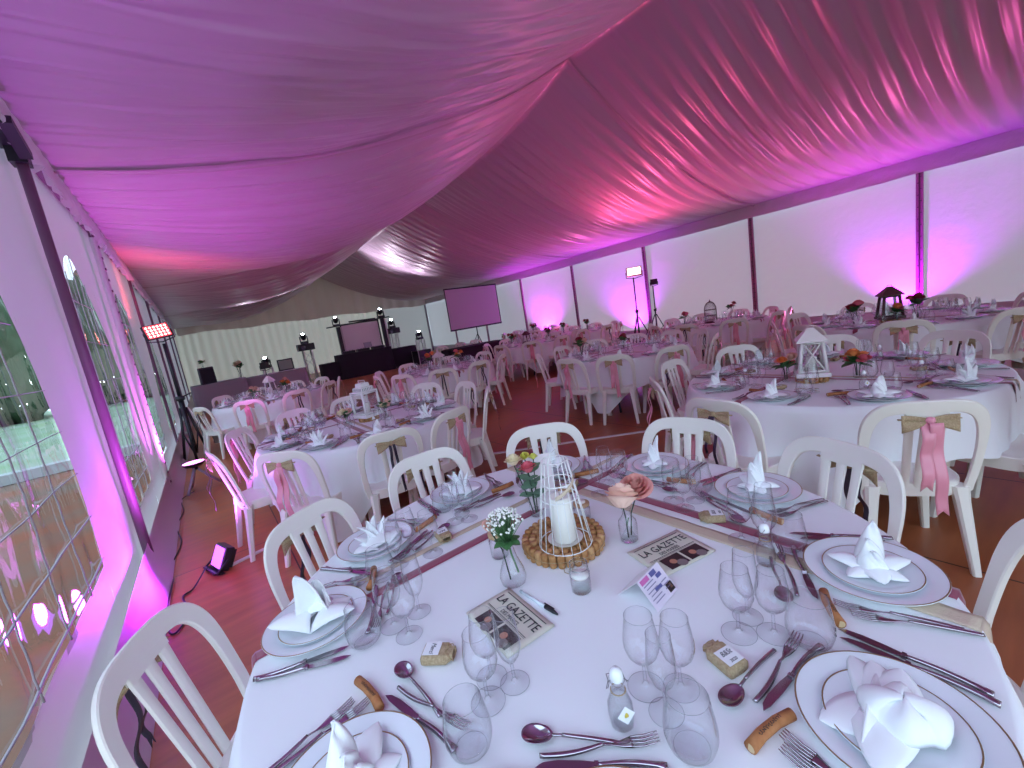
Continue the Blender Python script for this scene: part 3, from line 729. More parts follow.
def lay_place(tn, c, a, idx, det, name):
    rnd = random.Random(tn * 100 + idx); J = lambda k: rnd.uniform(-k, k)
    W_ = ORD[idx]; where = '%s place of the %s' % (W_, name); g = name
    rz = R(a)
    p = polar(c, a, .765 if tn == 1 else .748)
    if det >= 1:
        put('plate', make_plate, (p.x, p.y, TZ), rz, 'gold-rimmed white dinner plate at the ' + where, 'plate', 'dinner plates on the ' + g)
        pz = TZ + .0065
        if det >= 2:
            put('splate', make_small_plate, (p.x, p.y, pz), rz, 'smaller gold-lined plate stacked at the ' + where, 'plate', 'stacked dessert plates on the ' + g); pz += .0035
    else:
        put('plate_far', lambda: MB().lathe([(0, .006), (.09, .006), (.138, .02), (.14, .019), (.09, 0), (0, 0)], n=24).build('dinner_plate', PORC), (p.x, p.y, TZ), rz, 'white dinner plate at the ' + where, 'plate', 'dinner plates on the ' + g); pz = TZ + .006
    kind, nrot = 'lily', 0.
    if tn == 1: kind = {-90: 'knot', -56: 'lily', -130: 'knot', 122: 'fan', 87: 'fan'}.get(a, 'lily'); 
    elif tn == 2: kind = 'fan' if a in (-104, -64) else 'lily'
    else: kind = ('lily', 'fan')[rnd.random() < .4]
    sc = {'knot': (1.28, 1.28, .74), 'lily': (1.05, 1.05, .92), 'fan': (1.15, 1.15, 1.2)}[kind]
    if tn == 1: sc = {153: (1.28, 1.28, 1.25), -56: (.92, .92, .98), -18: (.78, .82, 1.12), 15: (.85, .85, 1.1), 52: (.9, .9, 1.2), -165: (1.1, 1.1, .95), 87: (1.05, 1.05, .95), 122: (1.15, 1.15, .9)}.get(a, sc)
    rr = rz + J(.5)
    if tn == 1: rr = {-90: R(-75), -56: R(-150), -18: R(170), 15: R(150), 153: R(60), -165: R(-60), 122: R(100), 87: R(60), 52: R(100)}.get(a, rr)
    look = {'knot': 'white napkin folded into a rolled crown', 'lily': 'white napkin folded into an upright lily', 'fan': 'white napkin folded into pointed petals'}[kind]
    put('napkin_' + kind, {'knot': make_napkin_knot, 'lily': make_napkin_lily, 'fan': make_napkin_fan}[kind], (p.x, p.y, pz + .002), rr, look + ', ' + where.replace(' place of', ' of'), 'napkin', 'folded napkins on the ' + g, scale=sc)
    # glasses
    if tn == 1 and T1G.get(a): gs = [Vector(q_) for q_ in T1G[a]]
    else: gs = [polar(c, a, .50 + J(.02), .07 + J(.015)), polar(c, a, .535 + J(.02), .135 + J(.012)), polar(c, a, .455 + J(.015), .115 + J(.015)), polar(c, a, .615 + J(.02), .135 + J(.015))]
    if det >= 0:
        put('wine', make_wine, (gs[0].x, gs[0].y, TZ), 0, 'larger stemmed wine glass at the ' + where, 'glass', 'larger wine glasses on the ' + g)
        if det >= 1: put('wine', make_wine, (gs[1].x, gs[1].y, TZ), 0, 'wine glass next to the stemless tumbler, ' + where, 'glass', 'smaller wine glasses on the ' + g, scale=(.94, .94, .97))
        put('flute', make_flute, (gs[2].x, gs[2].y, TZ), 0, 'slender champagne flute at the ' + where, 'glass', 'champagne flutes on the ' + g)
        if det >= 1: put('tumbler', make_tumbler, (gs[3].x, gs[3].y, TZ), 0, 'stemless rounded water glass at the ' + where, 'glass', 'stemless glasses on the ' + g)
    if det < 1: return
    # cutlery: handles point outwards (+x of the item is its handle)
    def lay(key, mk, r, s, da, lab, grp, dz=0.): 
        q_ = polar(c, a, r, s); put(key, mk, (q_.x, q_.y, TZ + dz), rz + R(da), lab + ', ' + where, {'fork': 'fork', 'knife': 'knife', 'spoon': 'spoon'}[key], grp + ' on the ' + g)
    lay('knife', make_knife, .755 + J(.01), .155 + J(.006), 4 + J(6), 'steel table knife on the outer side', 'outer knives')
    if det >= 2:
        lay('knife', make_knife, .745 + J(.01), .172 + J(.004), -3 + J(4), 'second steel knife beside the outer one', 'second knives')
        lay('fork', make_fork, .745 + J(.01), -.155, -10 + J(5), 'steel dinner fork closest to the plate', 'inner forks')
        lay('fork', make_fork, .755 + J(.01), -.178, -4 + J(5), 'steel dinner fork outside the inner fork', 'outer forks')
        # dessert cutlery across the top
        lay('spoon', make_spoon, .555 + J(.008), -.075 + J(.01), 82 + J(6), 'steel dessert spoon above the plate', 'dessert spoons')
        lay('fork', make_fork, .585 + J(.005), .005, -90 + J(5), 'small dessert fork above the plate', 'dessert forks')
        lay('knife', make_knife, .615 + J(.004), -.01, 88 + J(5), 'small dessert knife above the plate', 'dessert knives')
        q_ = polar(c, a, .633, -.15); put('peg', make_peg, (q_.x, q_.y, TZ), rz + R(88 + J(12)), 'brown wooden twig written with a name, ' + where, 'place marker', 'name twigs on the ' + g)
        if idx % 2:
            q_ = polar(c, a, .495 + J(.01), -.06)
            if tn == 1 and a == -165: q_ = Vector((.303, .879))
            put('bag%d' % (a == -165), make_bag('Merci', '') if a == -165 and tn == 1 else make_bag('B&St', '2020'), (q_.x, q_.y, TZ), rz + R(120 if a == -165 else 155 + J(25)), 'burlap favour bag with paper tag, ' + where, 'gift bag', 'favour bags on the ' + g)
        elif not (tn == 1 and idx in (2, 4, 6)):
            q_ = polar(c, a, .54, .02 + J(.01))
            if tn == 1 and a == -130: q_ = Vector((.474, .483))
            put('bottle', make_bottle, (q_.x, q_.y, TZ), rz + PI + (R(15)), 'little swing-top bottle with pear tag, ' + where, 'bottle', 'swing-top bottles on the ' + g)
    else:
        lay('fork', make_fork, .745 + J(.01), -.160, -8 + J(5), 'steel dinner fork', 'forks')
for tn, (c, angs, name, crot, cr_, chairs, det) in T.items():
    put('table', make_table, (c[0], c[1], 0), crot, 'round folding table under the white cloth of the ' + name, 'table', None)
    o = cloth_mesh(tn * 3.7, crot).build('tablecloth', CLOTH); o.location = (c[0], c[1], 0)
    tag(o, 'white cloth draped over the %s' % name, 'tablecloth')
    od = order(angs, c)
    for i, a in enumerate(angs):
        lay_place(tn, c, a, od[i], det, name)
    ch = chairs or angs
    oc = order(ch, c)
    for i, a in enumerate(ch):
        rnd = random.Random(tn * 31 + i); rr = cr_ + rnd.uniform(-.02, .03)
        if tn == 1: 
            if a in (-130,): continue
            rr = .88; 
            if a == -90: continue
            a, rr = {153: (155.5, .885), -56: (-58, .87), -165: (-166, .87), -18: (-22, .82), 122: (121.5, .84), 15: (13.5, .85)}.get(a, (a, rr))
        if tn == 2 and a in (-146, 174): rr = 1.0
        p = polar(c, a, rr); rz = R(a + rnd.uniform(-3, 3))
        put('chair', make_chair, (p.x, p.y, 0), rz, 'white slatted plastic chair, %s at the %s' % (ORD[oc[i]], name), 'chair', 'chairs at the ' + name)
        kind = 'pink' if rnd.random() < .62 else 'dark'
        if tn == 2: kind = {-146: 'pink', 174: 'dark'}.get(a, kind)
        if tn == 3: kind = {-99: 'dark', -72: 'pink', -133: 'pink'}.get(a, kind)
        if tn == 8 and a == -168: kind = 'pink'
        zz = .785; off = .195 + (.785 - .43) * math.tan(R(13)) + .014
        bpz = (p.x + off * cos(rz), p.y + off * sin(rz), zz)
        put('bow_' + kind, make_bow(kind), bpz, rz, scale=(1.1, 1.2, 1.15), label='burlap bow with %s tails on the %s chair, %s' % ('pink' if kind == 'pink' else 'black', ORD[oc[i]], name), cat='bow', group='chair bows at the ' + name)

# ------------------------------------------------------------------ ribbons used as runners
def ribbon(x0, y0, x1, y1, w_, m, label, z, name, lace=False, hang=(0, 0)):
    L_ = math.hypot(x1 - x0, y1 - y0); dx, dy = (x1 - x0) / L_, (y1 - y0) / L_
    mb = MB(); n = int(L_ / .02)
    def f(u, v):
        e = (v - .5) * w_ * (1 + (.05 * sin(u * L_ * 260) if lace and v in (0, 1) else 0)); s_ = u * L_
        wob = .006 * fn(s_ * 3, z * 100)
        zz = z
        return (x0 + dx * s_ - dy * (e + wob), y0 + dy * s_ + dx * (e + wob), zz)
    mb.grid(f, n, 4)
    for end, hg in ((0, hang[0]), (1, hang[1])):
        if hg: mb.grid(lambda u, v: (lambda e, bx, by, s_: (bx + s_ * dx * .018 * (u ** .3) - dy * e, by + s_ * dy * .018 * (u ** .3) + dx * e, z - hg * u))((v - .5) * w_, x0 if end == 0 else x1, y0 if end == 0 else y1, -1 if end == 0 else 1), 8, 4)
    return tag(mb.build(name, m, solid=.0006), label, 'ribbon', 'runner ribbons')
def chordx(c, x, r=.905): d = math.sqrt(max(.01, r * r - (x - c[0]) ** 2)); return c[1] - d, c[1] + d
def chordy(c, y, r=.905): d = math.sqrt(max(.01, r * r - (y - c[1]) ** 2)); return c[0] - d, c[0] + d
c1 = T[1][0]
a_, b_ = chordx(c1, 1.155); ribbon(1.155, a_, 1.155, b_, .055, LACE, 'beige lace ribbon running along the front table beside the burgundy one', .7500, 'lace_ribbon', True, (.10, .05))
a_, b_ = chordx(c1, 1.24); ribbon(1.24, a_, 1.24, b_, .045, BURG, 'burgundy satin ribbon beside the lace, passing the stemmed glasses of the front table', .7495, 'satin_ribbon', hang=(.22, .05))
a_, b_ = chordy(c1, 1.268); ribbon(a_, 1.268, b_, 1.268, .040, BURG, 'burgundy satin ribbon crossing the front table behind the flower vases', .7506, 'satin_ribbon', hang=(.05, .05))
a_, b_ = chordy(c1, 1.370); ribbon(a_, 1.370, b_, 1.370, .028, LACE, 'narrow beige lace ribbon crossing behind the vases of the front table', .7504, 'lace_ribbon', True, (.05, .05))
for k in (2, 3, 4, 5, 6, 7, 8):
    c = T[k][0]; nm = T[k][2]; dd = -.15
    a_, b_ = chordx(c, c[0] + dd); ribbon(c[0] + dd, a_, c[0] + dd, b_, .045, BURG, 'burgundy satin ribbon laid across the ' + nm, .7500, 'satin_ribbon', hang=(.1, .1))
    a_, b_ = chordx(c, c[0] + dd + .075); ribbon(c[0] + dd + .075, a_, c[0] + dd + .075, b_, .035, LACE, 'beige lace ribbon laid across the ' + nm, .7502, 'lace_ribbon', True, (.1, .1))
    a_, b_ = chordy(c, c[1] + .2); ribbon(a_, c[1] + .2, b_, c[1] + .2, .045, BURG, 'second burgundy satin ribbon crossing the first on the ' + nm, .7506, 'satin_ribbon', hang=(.1, .1))

# ------------------------------------------------------------------ flowers
def rose(mb, c, r, mi, turns=5, tilt=(0, 0)):
    c = Vector(c); Mr = Matrix.Rotation(tilt[0], 3, 'X') @ Matrix.Rotation(tilt[1], 3, 'Y')
    for ringi, (n_, rr, hh, op) in enumerate(((3, .16, .80, .0), (4, .34, .82, .05), (5, .52, .76, .15), (5, .70, .64, .35), (6, .86, .48, .6), (7, 1.0, .28, .9))):
        for k in range(n_):
            a0 = 2 * PI * k / n_ + ringi * .7; wd = 2 * PI / n_ * .62
            def f(u, v):
                a = a0 + (v - .5) * 2 * wd; q_ = u
                rad = r * rr * (.25 + .75 * q_ ** .7 + op * .18 * max(0, q_ - .7) * 3); z = r * (-.55 + (hh + .55) * q_ ** .9 - op * .35 * max(0, q_ - .75) * 3) * (1 - .26 * (2 * v - 1) ** 2)
                return c + Mr @ Vector((rad * cos(a), rad * sin(a), z))
            mb.grid(f, 6, 6, mi=mi)
def leafblade(mb, base, d, L_, wd, mi=0, droop=.2):
    base = Vector(base); d = Vector(d).normalized(); side = d.cross(Vector((0, 0, 1)))
    if side.length < .1: side = Vector((1, 0, 0))
    side.normalize(); nn = side.cross(d)
    mb.grid(lambda u, v: base + d * L_ * u + side * wd * (v - .5) * 2 * sin(PI * min(1, u * .92 + .06)) ** .8 + nn * (.12 * L_ * abs(v - .5)) + Vector((0, 0, -droop * L_ * u * u)), 6, 4, mi=mi)
def bouquet_vase(vase_prof, blooms, leaves, water=True, stems=3, seed=0, gyp=0, hgt=.12):
    def f():
        root = empty('flower_vase'); rn = random.Random(seed)
        MB().lathe(vase_prof, n=26).build('vase', GLASS, root)
        if water: MB().lathe([(0, .004)] + [(r * .93, z) for r, z in vase_prof if .003 < z < .05] + [(0, .052)], n=18).build('water', WATER, root)
        for (x, y, z, r, m) in blooms:
            mb = MB(); rose(mb, (0, 0, 0), r, 0, tilt=(rn.uniform(-.5, .5), rn.uniform(-.5, .5))); o = mb.build('rose', m, root); o.location = (x, y, z)
            MB().tube([(x * .2, y * .2, .012), (x * .4, y * .4, hgt * .7), (x, y, z - r * .5)], .0022, 5).build('stem', LEAFD, root)
        mb = MB()
        for (x, y, z, dx, dy, dz, L_, wd) in leaves: leafblade(mb, (x, y, z), (dx, dy, dz), L_, wd)
        if leaves: mb.build('leaves', EUC if seed == 3 else LEAF, root)
        if gyp:
            mb = MB(); sm = MB()
            for i in range(gyp):
                a = rn.uniform(0, 2 * PI); ph = rn.uniform(-.2, 1.4); r = .055 * rn.uniform(.6, 1); p = Vector((r * cos(a) * cos(ph) * 1.1, r * sin(a) * cos(ph), hgt + .035 + .045 * sin(ph)))
                mb.lathe([(0, -.004), (.0035, -.001), (.004, .001), (0, .0035)], p, 6); sm.tube([(0, 0, hgt * .8), p], .0006, 3)
            mb.build('blossoms', GYP, root)['kind'] = 'stuff'; sm.build('twigs', LEAF, root)['kind'] = 'stuff'
            MB().tube([(.018, 0, .03), (.006, 0, .09), (0, 0, hgt)], .003, 6).build('stem', LEAF, root)
        return root
    return f
BOT = [(.0, 0), (.026, .001), (.030, .006), (.0305, .055), (.028, .070), (.018, .083), (.0135, .092), (.0135, .108), (.016, .111), (.0158, .113)]
TEAR = [(0, 0), (.028, .001), (.038, .010), (.040, .028), (.034, .050), (.021, .085), (.0125, .125), (.0115, .150), (.014, .160)]
TUBE = [(0, 0), (.022, .001), (.025, .006), (.0245, .06), (.016, .085), (.013, .11), (.016, .118)]
rl = [(0, .0, .11, .6, .5, .6, .06, .018), (0, 0, .12, .2, .9, .8, .075, .018), (.0, 0, .13, .7, .7, .9, .085, .016), (0, 0, .05, .2, -.1, 1, .035, .008)]
put('rosevase', bouquet_vase(BOT, [(-.024, -.020, .162, .056, ROSEP), (.058, .016, .160, .050, mat('dusty_petal', (.80, .38, .34), .6))], rl, seed=1), (.978, .852, TZ), R(-15), 'square-shouldered glass vase with blush and dusty roses on the front table', 'vase')
gl = [(0, 0, .135, cos(a), sin(a), .1, .045, .017) for a in (0.3, 1.3, 2.4, 3.4, 4.4, 5.4)]
put('tearvase', bouquet_vase(TEAR, [(-.042, .022, .185, .020, ROSEP)], gl, water=False, seed=2, gyp=170, hgt=.155), (.591, .972, TZ), R(-20), 'teardrop glass vase of white gypsophila and green leaves on the front table', 'vase')
el = []
for k in range(11):
    a = k * 2.4; el.append((.0, 0, .07 + .013 * k, cos(a) * .8 - .3, sin(a) * .8 - .1, .35, .060, .029))
put('eucvase', bouquet_vase(TUBE, [(-.020, -.015, .205, .032, ROSED), (-.050, .030, .235, .032, ROSEC), (.005, .030, .235, .018, mat('yellow_petal', (.75, .72, .15), .6)), (.035, .015, .225, .017, mat('yellow_petal', (.75, .72, .15), .6))], el, seed=3, hgt=.11), (.905, 1.235, TZ), 0, 'glass vase with deep pink rose and eucalyptus behind the wire cage', 'vase')
# ------------------------------------------------------------------ centrepiece of the front table
def make_trivet(n_rings, hgt=.040):
    def f():
        root = empty('cork_trivet'); rn = random.Random(3)
        for r, k in n_rings:
            for i in range(k):
                a = 2 * PI * (i + .5 * (r * 100 % 2)) / max(1, k); x, y = r * cos(a) + rn.uniform(-.001, .001), r * sin(a) + rn.uniform(-.001, .001)
                h_ = hgt + rn.uniform(-.003, .003); q_ = .0118
                MB().lathe([(0, .0), (q_ * .9, .0), (q_, .002), (q_ * 1.02, h_ * .5), (q_, h_ - .003), (q_ * .85, h_), (0, h_)], (x, y, 0), 10).build('cork', CORK if rn.random() < .6 else mat('pale_cork', (.60, .35, .16), .8, noisec=(60, (.45, .22, .09), 1)), root)
        R_ = n_rings[0][0] + .0135
        mb = MB(); mb.tube([(R_ * cos(a), R_ * sin(a), .022 + .0015 * sin(5 * a)) for a in [2 * PI * i / 60 for i in range(60)]], .0012, 4, closed=True)
        for s in (-1, 1): mb.tube([(-R_ * .62, -R_ * .8, .023), (-R_ * .66 + s * .02, -R_ * .86, .026), (-R_ * .68 + s * .018, -R_ * .88, .010), (-R_ * .70 + s * .006, -R_ * .93, .003)], .0012, 4)
        mb.build('twine', mat('twine', (.42, .30, .16), .9), root)
        return root
    return f
put('trivet', make_trivet(((.125, 31), (.101, 25), (.077, 19), (.053, 13), (.029, 7)), .040), (.825, 1.003, TZ), 0, 'round trivet of upright wine corks tied with twine under the wire cage', 'trivet')
def make_cage():
    root = empty('wire_cage'); r0, r1, h = .084, .040, .275; n = 18
    for z in (.0, .155, .205, .275):
        mb = MB(); t = z / h; r = r0 + (r1 - r0) * t; mb.tube([(r * cos(2 * PI * i / 40), r * sin(2 * PI * i / 40), z) for i in range(40)], .0018, 6, closed=True); mb.build('hoop', WMETAL, root)
    for k in range(n):
        a = 2 * PI * k / n; MB().tube([(r0 * cos(a), r0 * sin(a), 0), (r1 * cos(a), r1 * sin(a), h)], .0014, 5).build('wire', WMETAL, root)
    mb = MB(); mb.grid(lambda u, v: (lambda a, z: ((r0 + (r1 - r0) * z / h + .003) * cos(a), (r0 + (r1 - r0) * z / h + .003) * sin(a), z))(PI + 1.9 * u + .3, .165 + .055 * u + .012 * v), 14, 2)
    mb.build('ribbon_band', LACE, root, solid=.001)
    MB().tube([(-r1, 0, h), (-.02, 0, h + .028), (.02, 0, h + .028), (r1, 0, h)], .0014, 5).build('handle', WMETAL, root)
    return root
put('cage', make_cage, (.800, .960, TZ + .041), R(20), 'tapering white wire lampshade cage standing on the cork trivet', 'cage')
def make_candle(r=.036, h=.15):
    def f():
        root = empty('pillar_candle')
        wx = MB().lathe([(0, 0), (r - .002, 0), (r, .002), (r, h - .004), (r - .003, h), (r * .7, h - .002), (0, h - .006)], n=28).build('wax', WAX, root)
        MB().tube([(0, 0, h - .007), (.001, 0, h + .010)], .001, 5).build('wick', INK, wx)
        return root
    return f
MB_ = MB().lathe([(0, .003), (.045, .003), (.056, .010), (.057, .010), (.046, 0), (0, 0)], n=32).build('candle_dish', mat('dish_glaze', (.75, .70, .66), .3)); MB_.location = (.805, .965, TZ + .041); tag(MB_, 'shallow round dish under the white pillar candle in the cage', 'dish')
put('candle', make_candle(), (.805, .965, TZ + .0445), 0, 'white pillar candle inside the wire cage of the front table', 'candle')
def make_jar(wood=True, h=.07, r=.030, fill=WATER):
    def f():
        root = empty('candle_jar')
        MB().lathe([(0, 0), (r - .003, .0), (r, .004), (r, h - .012), (r * .9, h - .006), (r * .92, h), (r * .87, h), (r * .85, h - .008), (r * .93, h - .014)], n=26).build('jar', GLASS, root)
        if wood:
            MB().lathe([(0, h + .001), (r * .98, h + .001), (r, h + .004), (r, h + .012), (r * .98, h + .014), (r * .55, h + .0142), (0, h + .012)], n=20).build('wood_disc', mat('pale_wood', (.62, .42, .26), .7, noisec=(40, (.45, .28, .15), 1)), root)
            MB().lathe([(0, 0), (r * .52, 0), (r * .52, .008), (0, .008)], (0, 0, h + .0145), 16).build('tealight', WAX, root)
        else:
            MB().lathe([(0, .003), (r * .93, .003), (r * .93, h * .45), (0, h * .45)], n=20).build('water', fill, root)
            MB().lathe([(0, h * .60), (r * .84, h * .60), (r * .84, h * .72), (0, h * .71)], n=20).build('floating_candle', WAX, root)
            MB().lathe([(r * .87, h), (r * .90, h + .012), (r * .86, h + .012)], n=24).build('collar', GLASS, root)
        return root
    return f
put('jar_wood', make_jar(True), (.648, 1.125, TZ), 0, 'glass jar topped by a wooden tealight disc behind the gypsophila vase', 'candle holder')
put('jar_wood', make_jar(True), (.995, 1.075, TZ), 0, 'shorter glass jar with wooden disc, nearer the rose vase', 'candle holder', scale=(1, 1, .72))
put('jar_wood', make_jar(True), (1.02, 1.18, TZ), 0, 'taller glass jar with wooden disc beside the standing menu card', 'candle holder')
put('jar_float', make_jar(False), (.698, .800, TZ), 0, 'glass jar with water and a white floating candle before the trivet', 'candle holder', scale=(.95, .95, 1.02))
# menu card standing
mb = MB(); mb.grid(lambda u, v: ((u - .5) * .11, .05 * (1 - v) * -1, .21 * v), 2, 2); mb.grid(lambda u, v: ((u - .5) * .11, .05 * (1 - v), .21 * v), 2, 2)
o = mb.build('menu_card', mat('blush_card', (.84, .76, .80), .6), solid=.0012, smooth=False); o.location = (.985, 1.29, TZ); o.rotation_euler = (0, 0, R(-35)); tag(o, 'plain blush folded menu card standing behind the wire cage', 'card')
# newspapers
def gazette(key):
    def f():
        root = empty('newspaper')
        W_, H_ = .205, .150
        for k in range(3):
            mb = MB(); mb.grid(lambda u, v: ((u - .5) * W_, (v - .5) * H_, .0016 * k + .0012 + (.006 + .003 * k) * (1 - sin(PI * u)) ** 2 * (.4 + v * .6) * .15), 14, 8)
            sh = mb.build('sheet', PAPER, root, solid=.0008)
        z = .0078
        text('LA GAZETTE', .040, INK, sh, (0, .018, z), sx=.78)
        text('DES MARIES', .018, INK, sh, (0, -.002, z), sx=.8)
        mb = MB(); mb.box((0, .060, z), (.175, .0022, .0003)); mb.box((0, -.008, z), (.175, .0016, .0003)); mb.box((0, -.012, z), (.175, .0008, .0003)); mb.build('rule', INK, sh)
        # two small photographs
        for s in (-1, 1):
            ph = MB(); ph.box((s * .038 + .01, -.044, z), (.070, .052, .0004)); ph.build('photograph', mat('photo_dark', (.035, .018, .02), .5), root)
            fc = MB(); fc.lathe([(0, 0), (.011, 0)], (s * .038 + .005, -.044, z + .0004), 14); fc.lathe([(0, 0), (.016, 0)], (s * .038 + .022, -.062, z + .0003), 10, mi=1)
            fc.build('portrait', [mat('photo_skin', (.50, .22, .14), .6), mat('photo_grey', (.22, .18, .18), .6)], root)
        mb = MB(); mb.box((.01, -.044, z + .0005), (.007, .053, .0002)); mb.build('margin', PAPER, root)
        return root
    return f
put('gaz_a', gazette('a'), (.993, .712, TZ + .001), R(-12), 'folded cream newspaper reading LA GAZETTE beside the rose vase', 'newspaper')
put('gaz_b', gazette('b'), (.486, .860, TZ + .001), R(-93), 'folded cream newspaper reading LA GAZETTE beside the white pen', 'newspaper', scale=(1.0, .95, 1))
# pen
def make_pen():
    root = empty('pen')
    MB().tube([(-.07, 0, .0045), (.030, 0, .0045)], .0042, 12).build('barrel', mat('clear_barrel', (.72, .80, .86), .2), root)
    MB().tube([(-.074, 0, .0045), (-.064, 0, .0045)], .0045, 10).build('end_plug', mat('grey_plug', (.4, .45, .5), .4), root)
    MB().tube([(.028, 0, .0048), (.06, 0, .0048), (.074, 0, .0045)], [.0055, .0050, .0022], 12).build('cap', BLACK, root)
    MB().box((.038, .0058, .008), (.036, .0030, .0022)).build('clip', BLACK, root)
    return root
put('pen', make_pen, (.580, .850, TZ), R(-87), 'clear ballpoint pen with black cap beside the newspaper', 'pen')
# tent-folded photo flyer
def make_flyer():
    root = empty('folded_flyer'); W_ = .105; h = .060; d = .052
    mb = MB(); mb.grid(lambda u, v: ((u - .5) * W_, -d * (1 - v), h * v + .001), 1, 4); mb.build('front_leaf', mat('flyer_lilac', (.78, .70, .82), .5), root, solid=.0008, smooth=False)
    mb = MB(); mb.grid(lambda u, v: ((u - .5) * W_, d * 1.2 * (1 - v), h * v + .001), 1, 4); mb.build('rear_leaf', WPAPER, root, solid=.0008, smooth=False)
    sl = math.atan2(h, d); Mx = Matrix.Rotation(sl, 4, 'X')
    def on(x, t, wx, wt, m, nm):
        o = MB().box((x, -d * (1 - t) - .0012, h * t + .0022), (wx, wt, .0004), M4=Mx).build(nm, m, root); return o
    P1_, P2_, P3_ = mat('print_magenta', (.62, .15, .42), .6), mat('print_navy', (.12, .12, .32), .6), mat('print_grey', (.32, .28, .42), .6)
    on(-.028, .88, .036, .012, P1_, 'headline'); on(.012, .88, .026, .012, P2_, 'headline'); on(.026, .72, .022, .010, P2_, 'headline'); on(.0, .45, .03, .009, P2_, 'headline')
    for k in range(6): on(-.022 + .004 * (k % 2), .74 - .11 * k, .045, .0024, P3_, 'printed_line')
    for k in range(3): on(.030, .50 - .12 * k, .026, .0024, P3_, 'printed_line')
    on(.036, .22, .026, .022, mat('photo_dark', (.035, .018, .02), .5), 'photograph'); on(.040, .24, .010, .012, mat('photo_skin', (.50, .22, .14), .6), 'photograph')
    return root
put('flyer', make_flyer, (.805, .655, TZ), R(6), 'tent-folded lilac flyer with coloured print next to the newspaper', 'flyer')
cr2 = MB()
for k in range(7): leafblade(cr2, (0, 0, .01), (cos(k), sin(k), .3), .04, .008)

# ------------------------------------------------------------------ lanterns on the other tables
def make_lantern(w_, h, m, style, base_h=.04, wood=None):
    def f():
        root = empty('lantern'); hw = w_ / 2
        t = .018 * w_ / .18; bh = .03
        MB().box((0, 0, bh / 2), (w_ * 1.12, w_ * 1.12, bh)).build('base', m, root, bevel=.003)
        mb = MB(); top = h * .68
        for sx in (-1, 1):
            for sy in (-1, 1):
                k = .74 if style != 'slot' else 1
                mb.tube([(sx * (hw - t / 2), sy * (hw - t / 2), bh), (sx * (hw - t / 2) * k, sy * (hw - t / 2) * k, top)], t * .75, 4)
        mb.build('post', m, root)
        k = .74 if style != 'slot' else 1
        g = MB()
        for i in range(4):
            a = PI / 2 * i; 
            def on(s_, z): 
                q_ = hw * (1 - (1 - k) * (z - bh) / (top - bh)) - t * .4; x, y = q_, s_; return (x * cos(a) - y * sin(a), x * sin(a) + y * cos(a), z)
            g.add([on(-hw * .9, bh), on(hw * .9, bh), on(hw * .9 * k, top), on(-hw * .9 * k, top)], [(0, 1, 2, 3)], smooth=False)
            fr = MB(); fr.tube([on(-hw * .85, bh + .01), on(hw * .85, bh + .01)], t * .45, 4); fr.tube([on(-hw * .85 * k, top - .01), on(hw * .85 * k, top - .01)], t * .45, 4)
            zc = (bh + top) / 2
            if style == 'cross': fr.tube([on(-hw * .8, bh + .01), on(hw * .78 * k, top - .01)], t * .32, 4); fr.tube([on(hw * .8, bh + .01), on(-hw * .78 * k, top - .01)], t * .32, 4)
            fr.build('side_frame', m, root)
        g.build('glass', GLASS, root)
        rf = MB()
        if style in ('cross', 'house', 'dark'):
            rf.lathe([(hw * 1.42, top), (hw * 1.42, top + .012), (hw * .75, top + h * .17), (hw * .32, top + h * .26), (0, top + h * .27)], n=4, M4=Matrix.Rotation(R(45), 4, 'Z')); rf.sm = [False] * len(rf.sm)
            rf.build('roof', m, root)
            MB().tube([(0, -.02, top + h * .26), (0, -.02, h * .985), (0, .02, h * .985), (0, .02, top + h * .26)], .003, 5).build('handle', m, root)
        else:
            rf.lathe([(hw * 1.38, top), (hw * 1.38, top + .01), (hw * 1.05, top + .012), (hw * 1.0, top + h * .13), (hw * .72, top + h * .15), (hw * .66, top + h * .24), (0, top + h * .27)], n=4, M4=Matrix.Rotation(R(45), 4, 'Z')); rf.sm = [False] * len(rf.sm)
            rf.build('roof', m, root)
            sl = MB()
            for i in range(4):
                a = PI / 2 * i
                for s_ in range(-3, 4):
                    x, y = hw * .735, s_ * hw * .2; sl.box((x * cos(a) - y * sin(a), x * sin(a) + y * cos(a), top + h * .075), (.003, hw * .07, h * .07), rz=a)
            sl.build('slot', mat('slot_dark', (.3, .3, .33), .6), root)
            MB().tube([(0, -hw * .5, top + h * .22), (0, -hw * .5, h * .99), (0, hw * .5, h * .99), (0, hw * .5, top + h * .22)], .004, 5).build('handle', m, root)
        return root
    return f
def make_birdcage(m, r, h):
    def f():
        root = empty('birdcage')
        MB().lathe([(0, 0), (r * 1.1, 0), (r * 1.1, .015), (r, .025), (0, .025)], n=24).build('base', m, root)
        for k in range(16):
            a = 2 * PI * k / 16
            pts = [(r * cos(a), r * sin(a), .02), (r * cos(a), r * sin(a), h * .55)] + [(r * cos(b) * cos(a), r * cos(b) * sin(a), h * .55 + h * .35 * sin(b)) for b in (.3, .6, .9, 1.2, 1.5)]
            MB().tube(pts, .004, 4).build('wire', m, root)
        [MB().tube([(r * cos(2 * PI * i / 24), r * sin(2 * PI * i / 24), z) for i in range(24)], .005, 4, closed=True).build('hoop', m, root) for z in (h * .3, h * .55)]
        MB().lathe([(r * .35, h * .86), (r * .12, h * .92), (r * .05, h * .96), (0, h)], n=12).build('finial', m, root)
        return root
    return f
MAUVEW = mat('white_painted_wood', (.84, .80, .78), .5)
TRV = make_trivet(((.085, 22), (.061, 15), (.037, 9), (.012, 3)), .045)
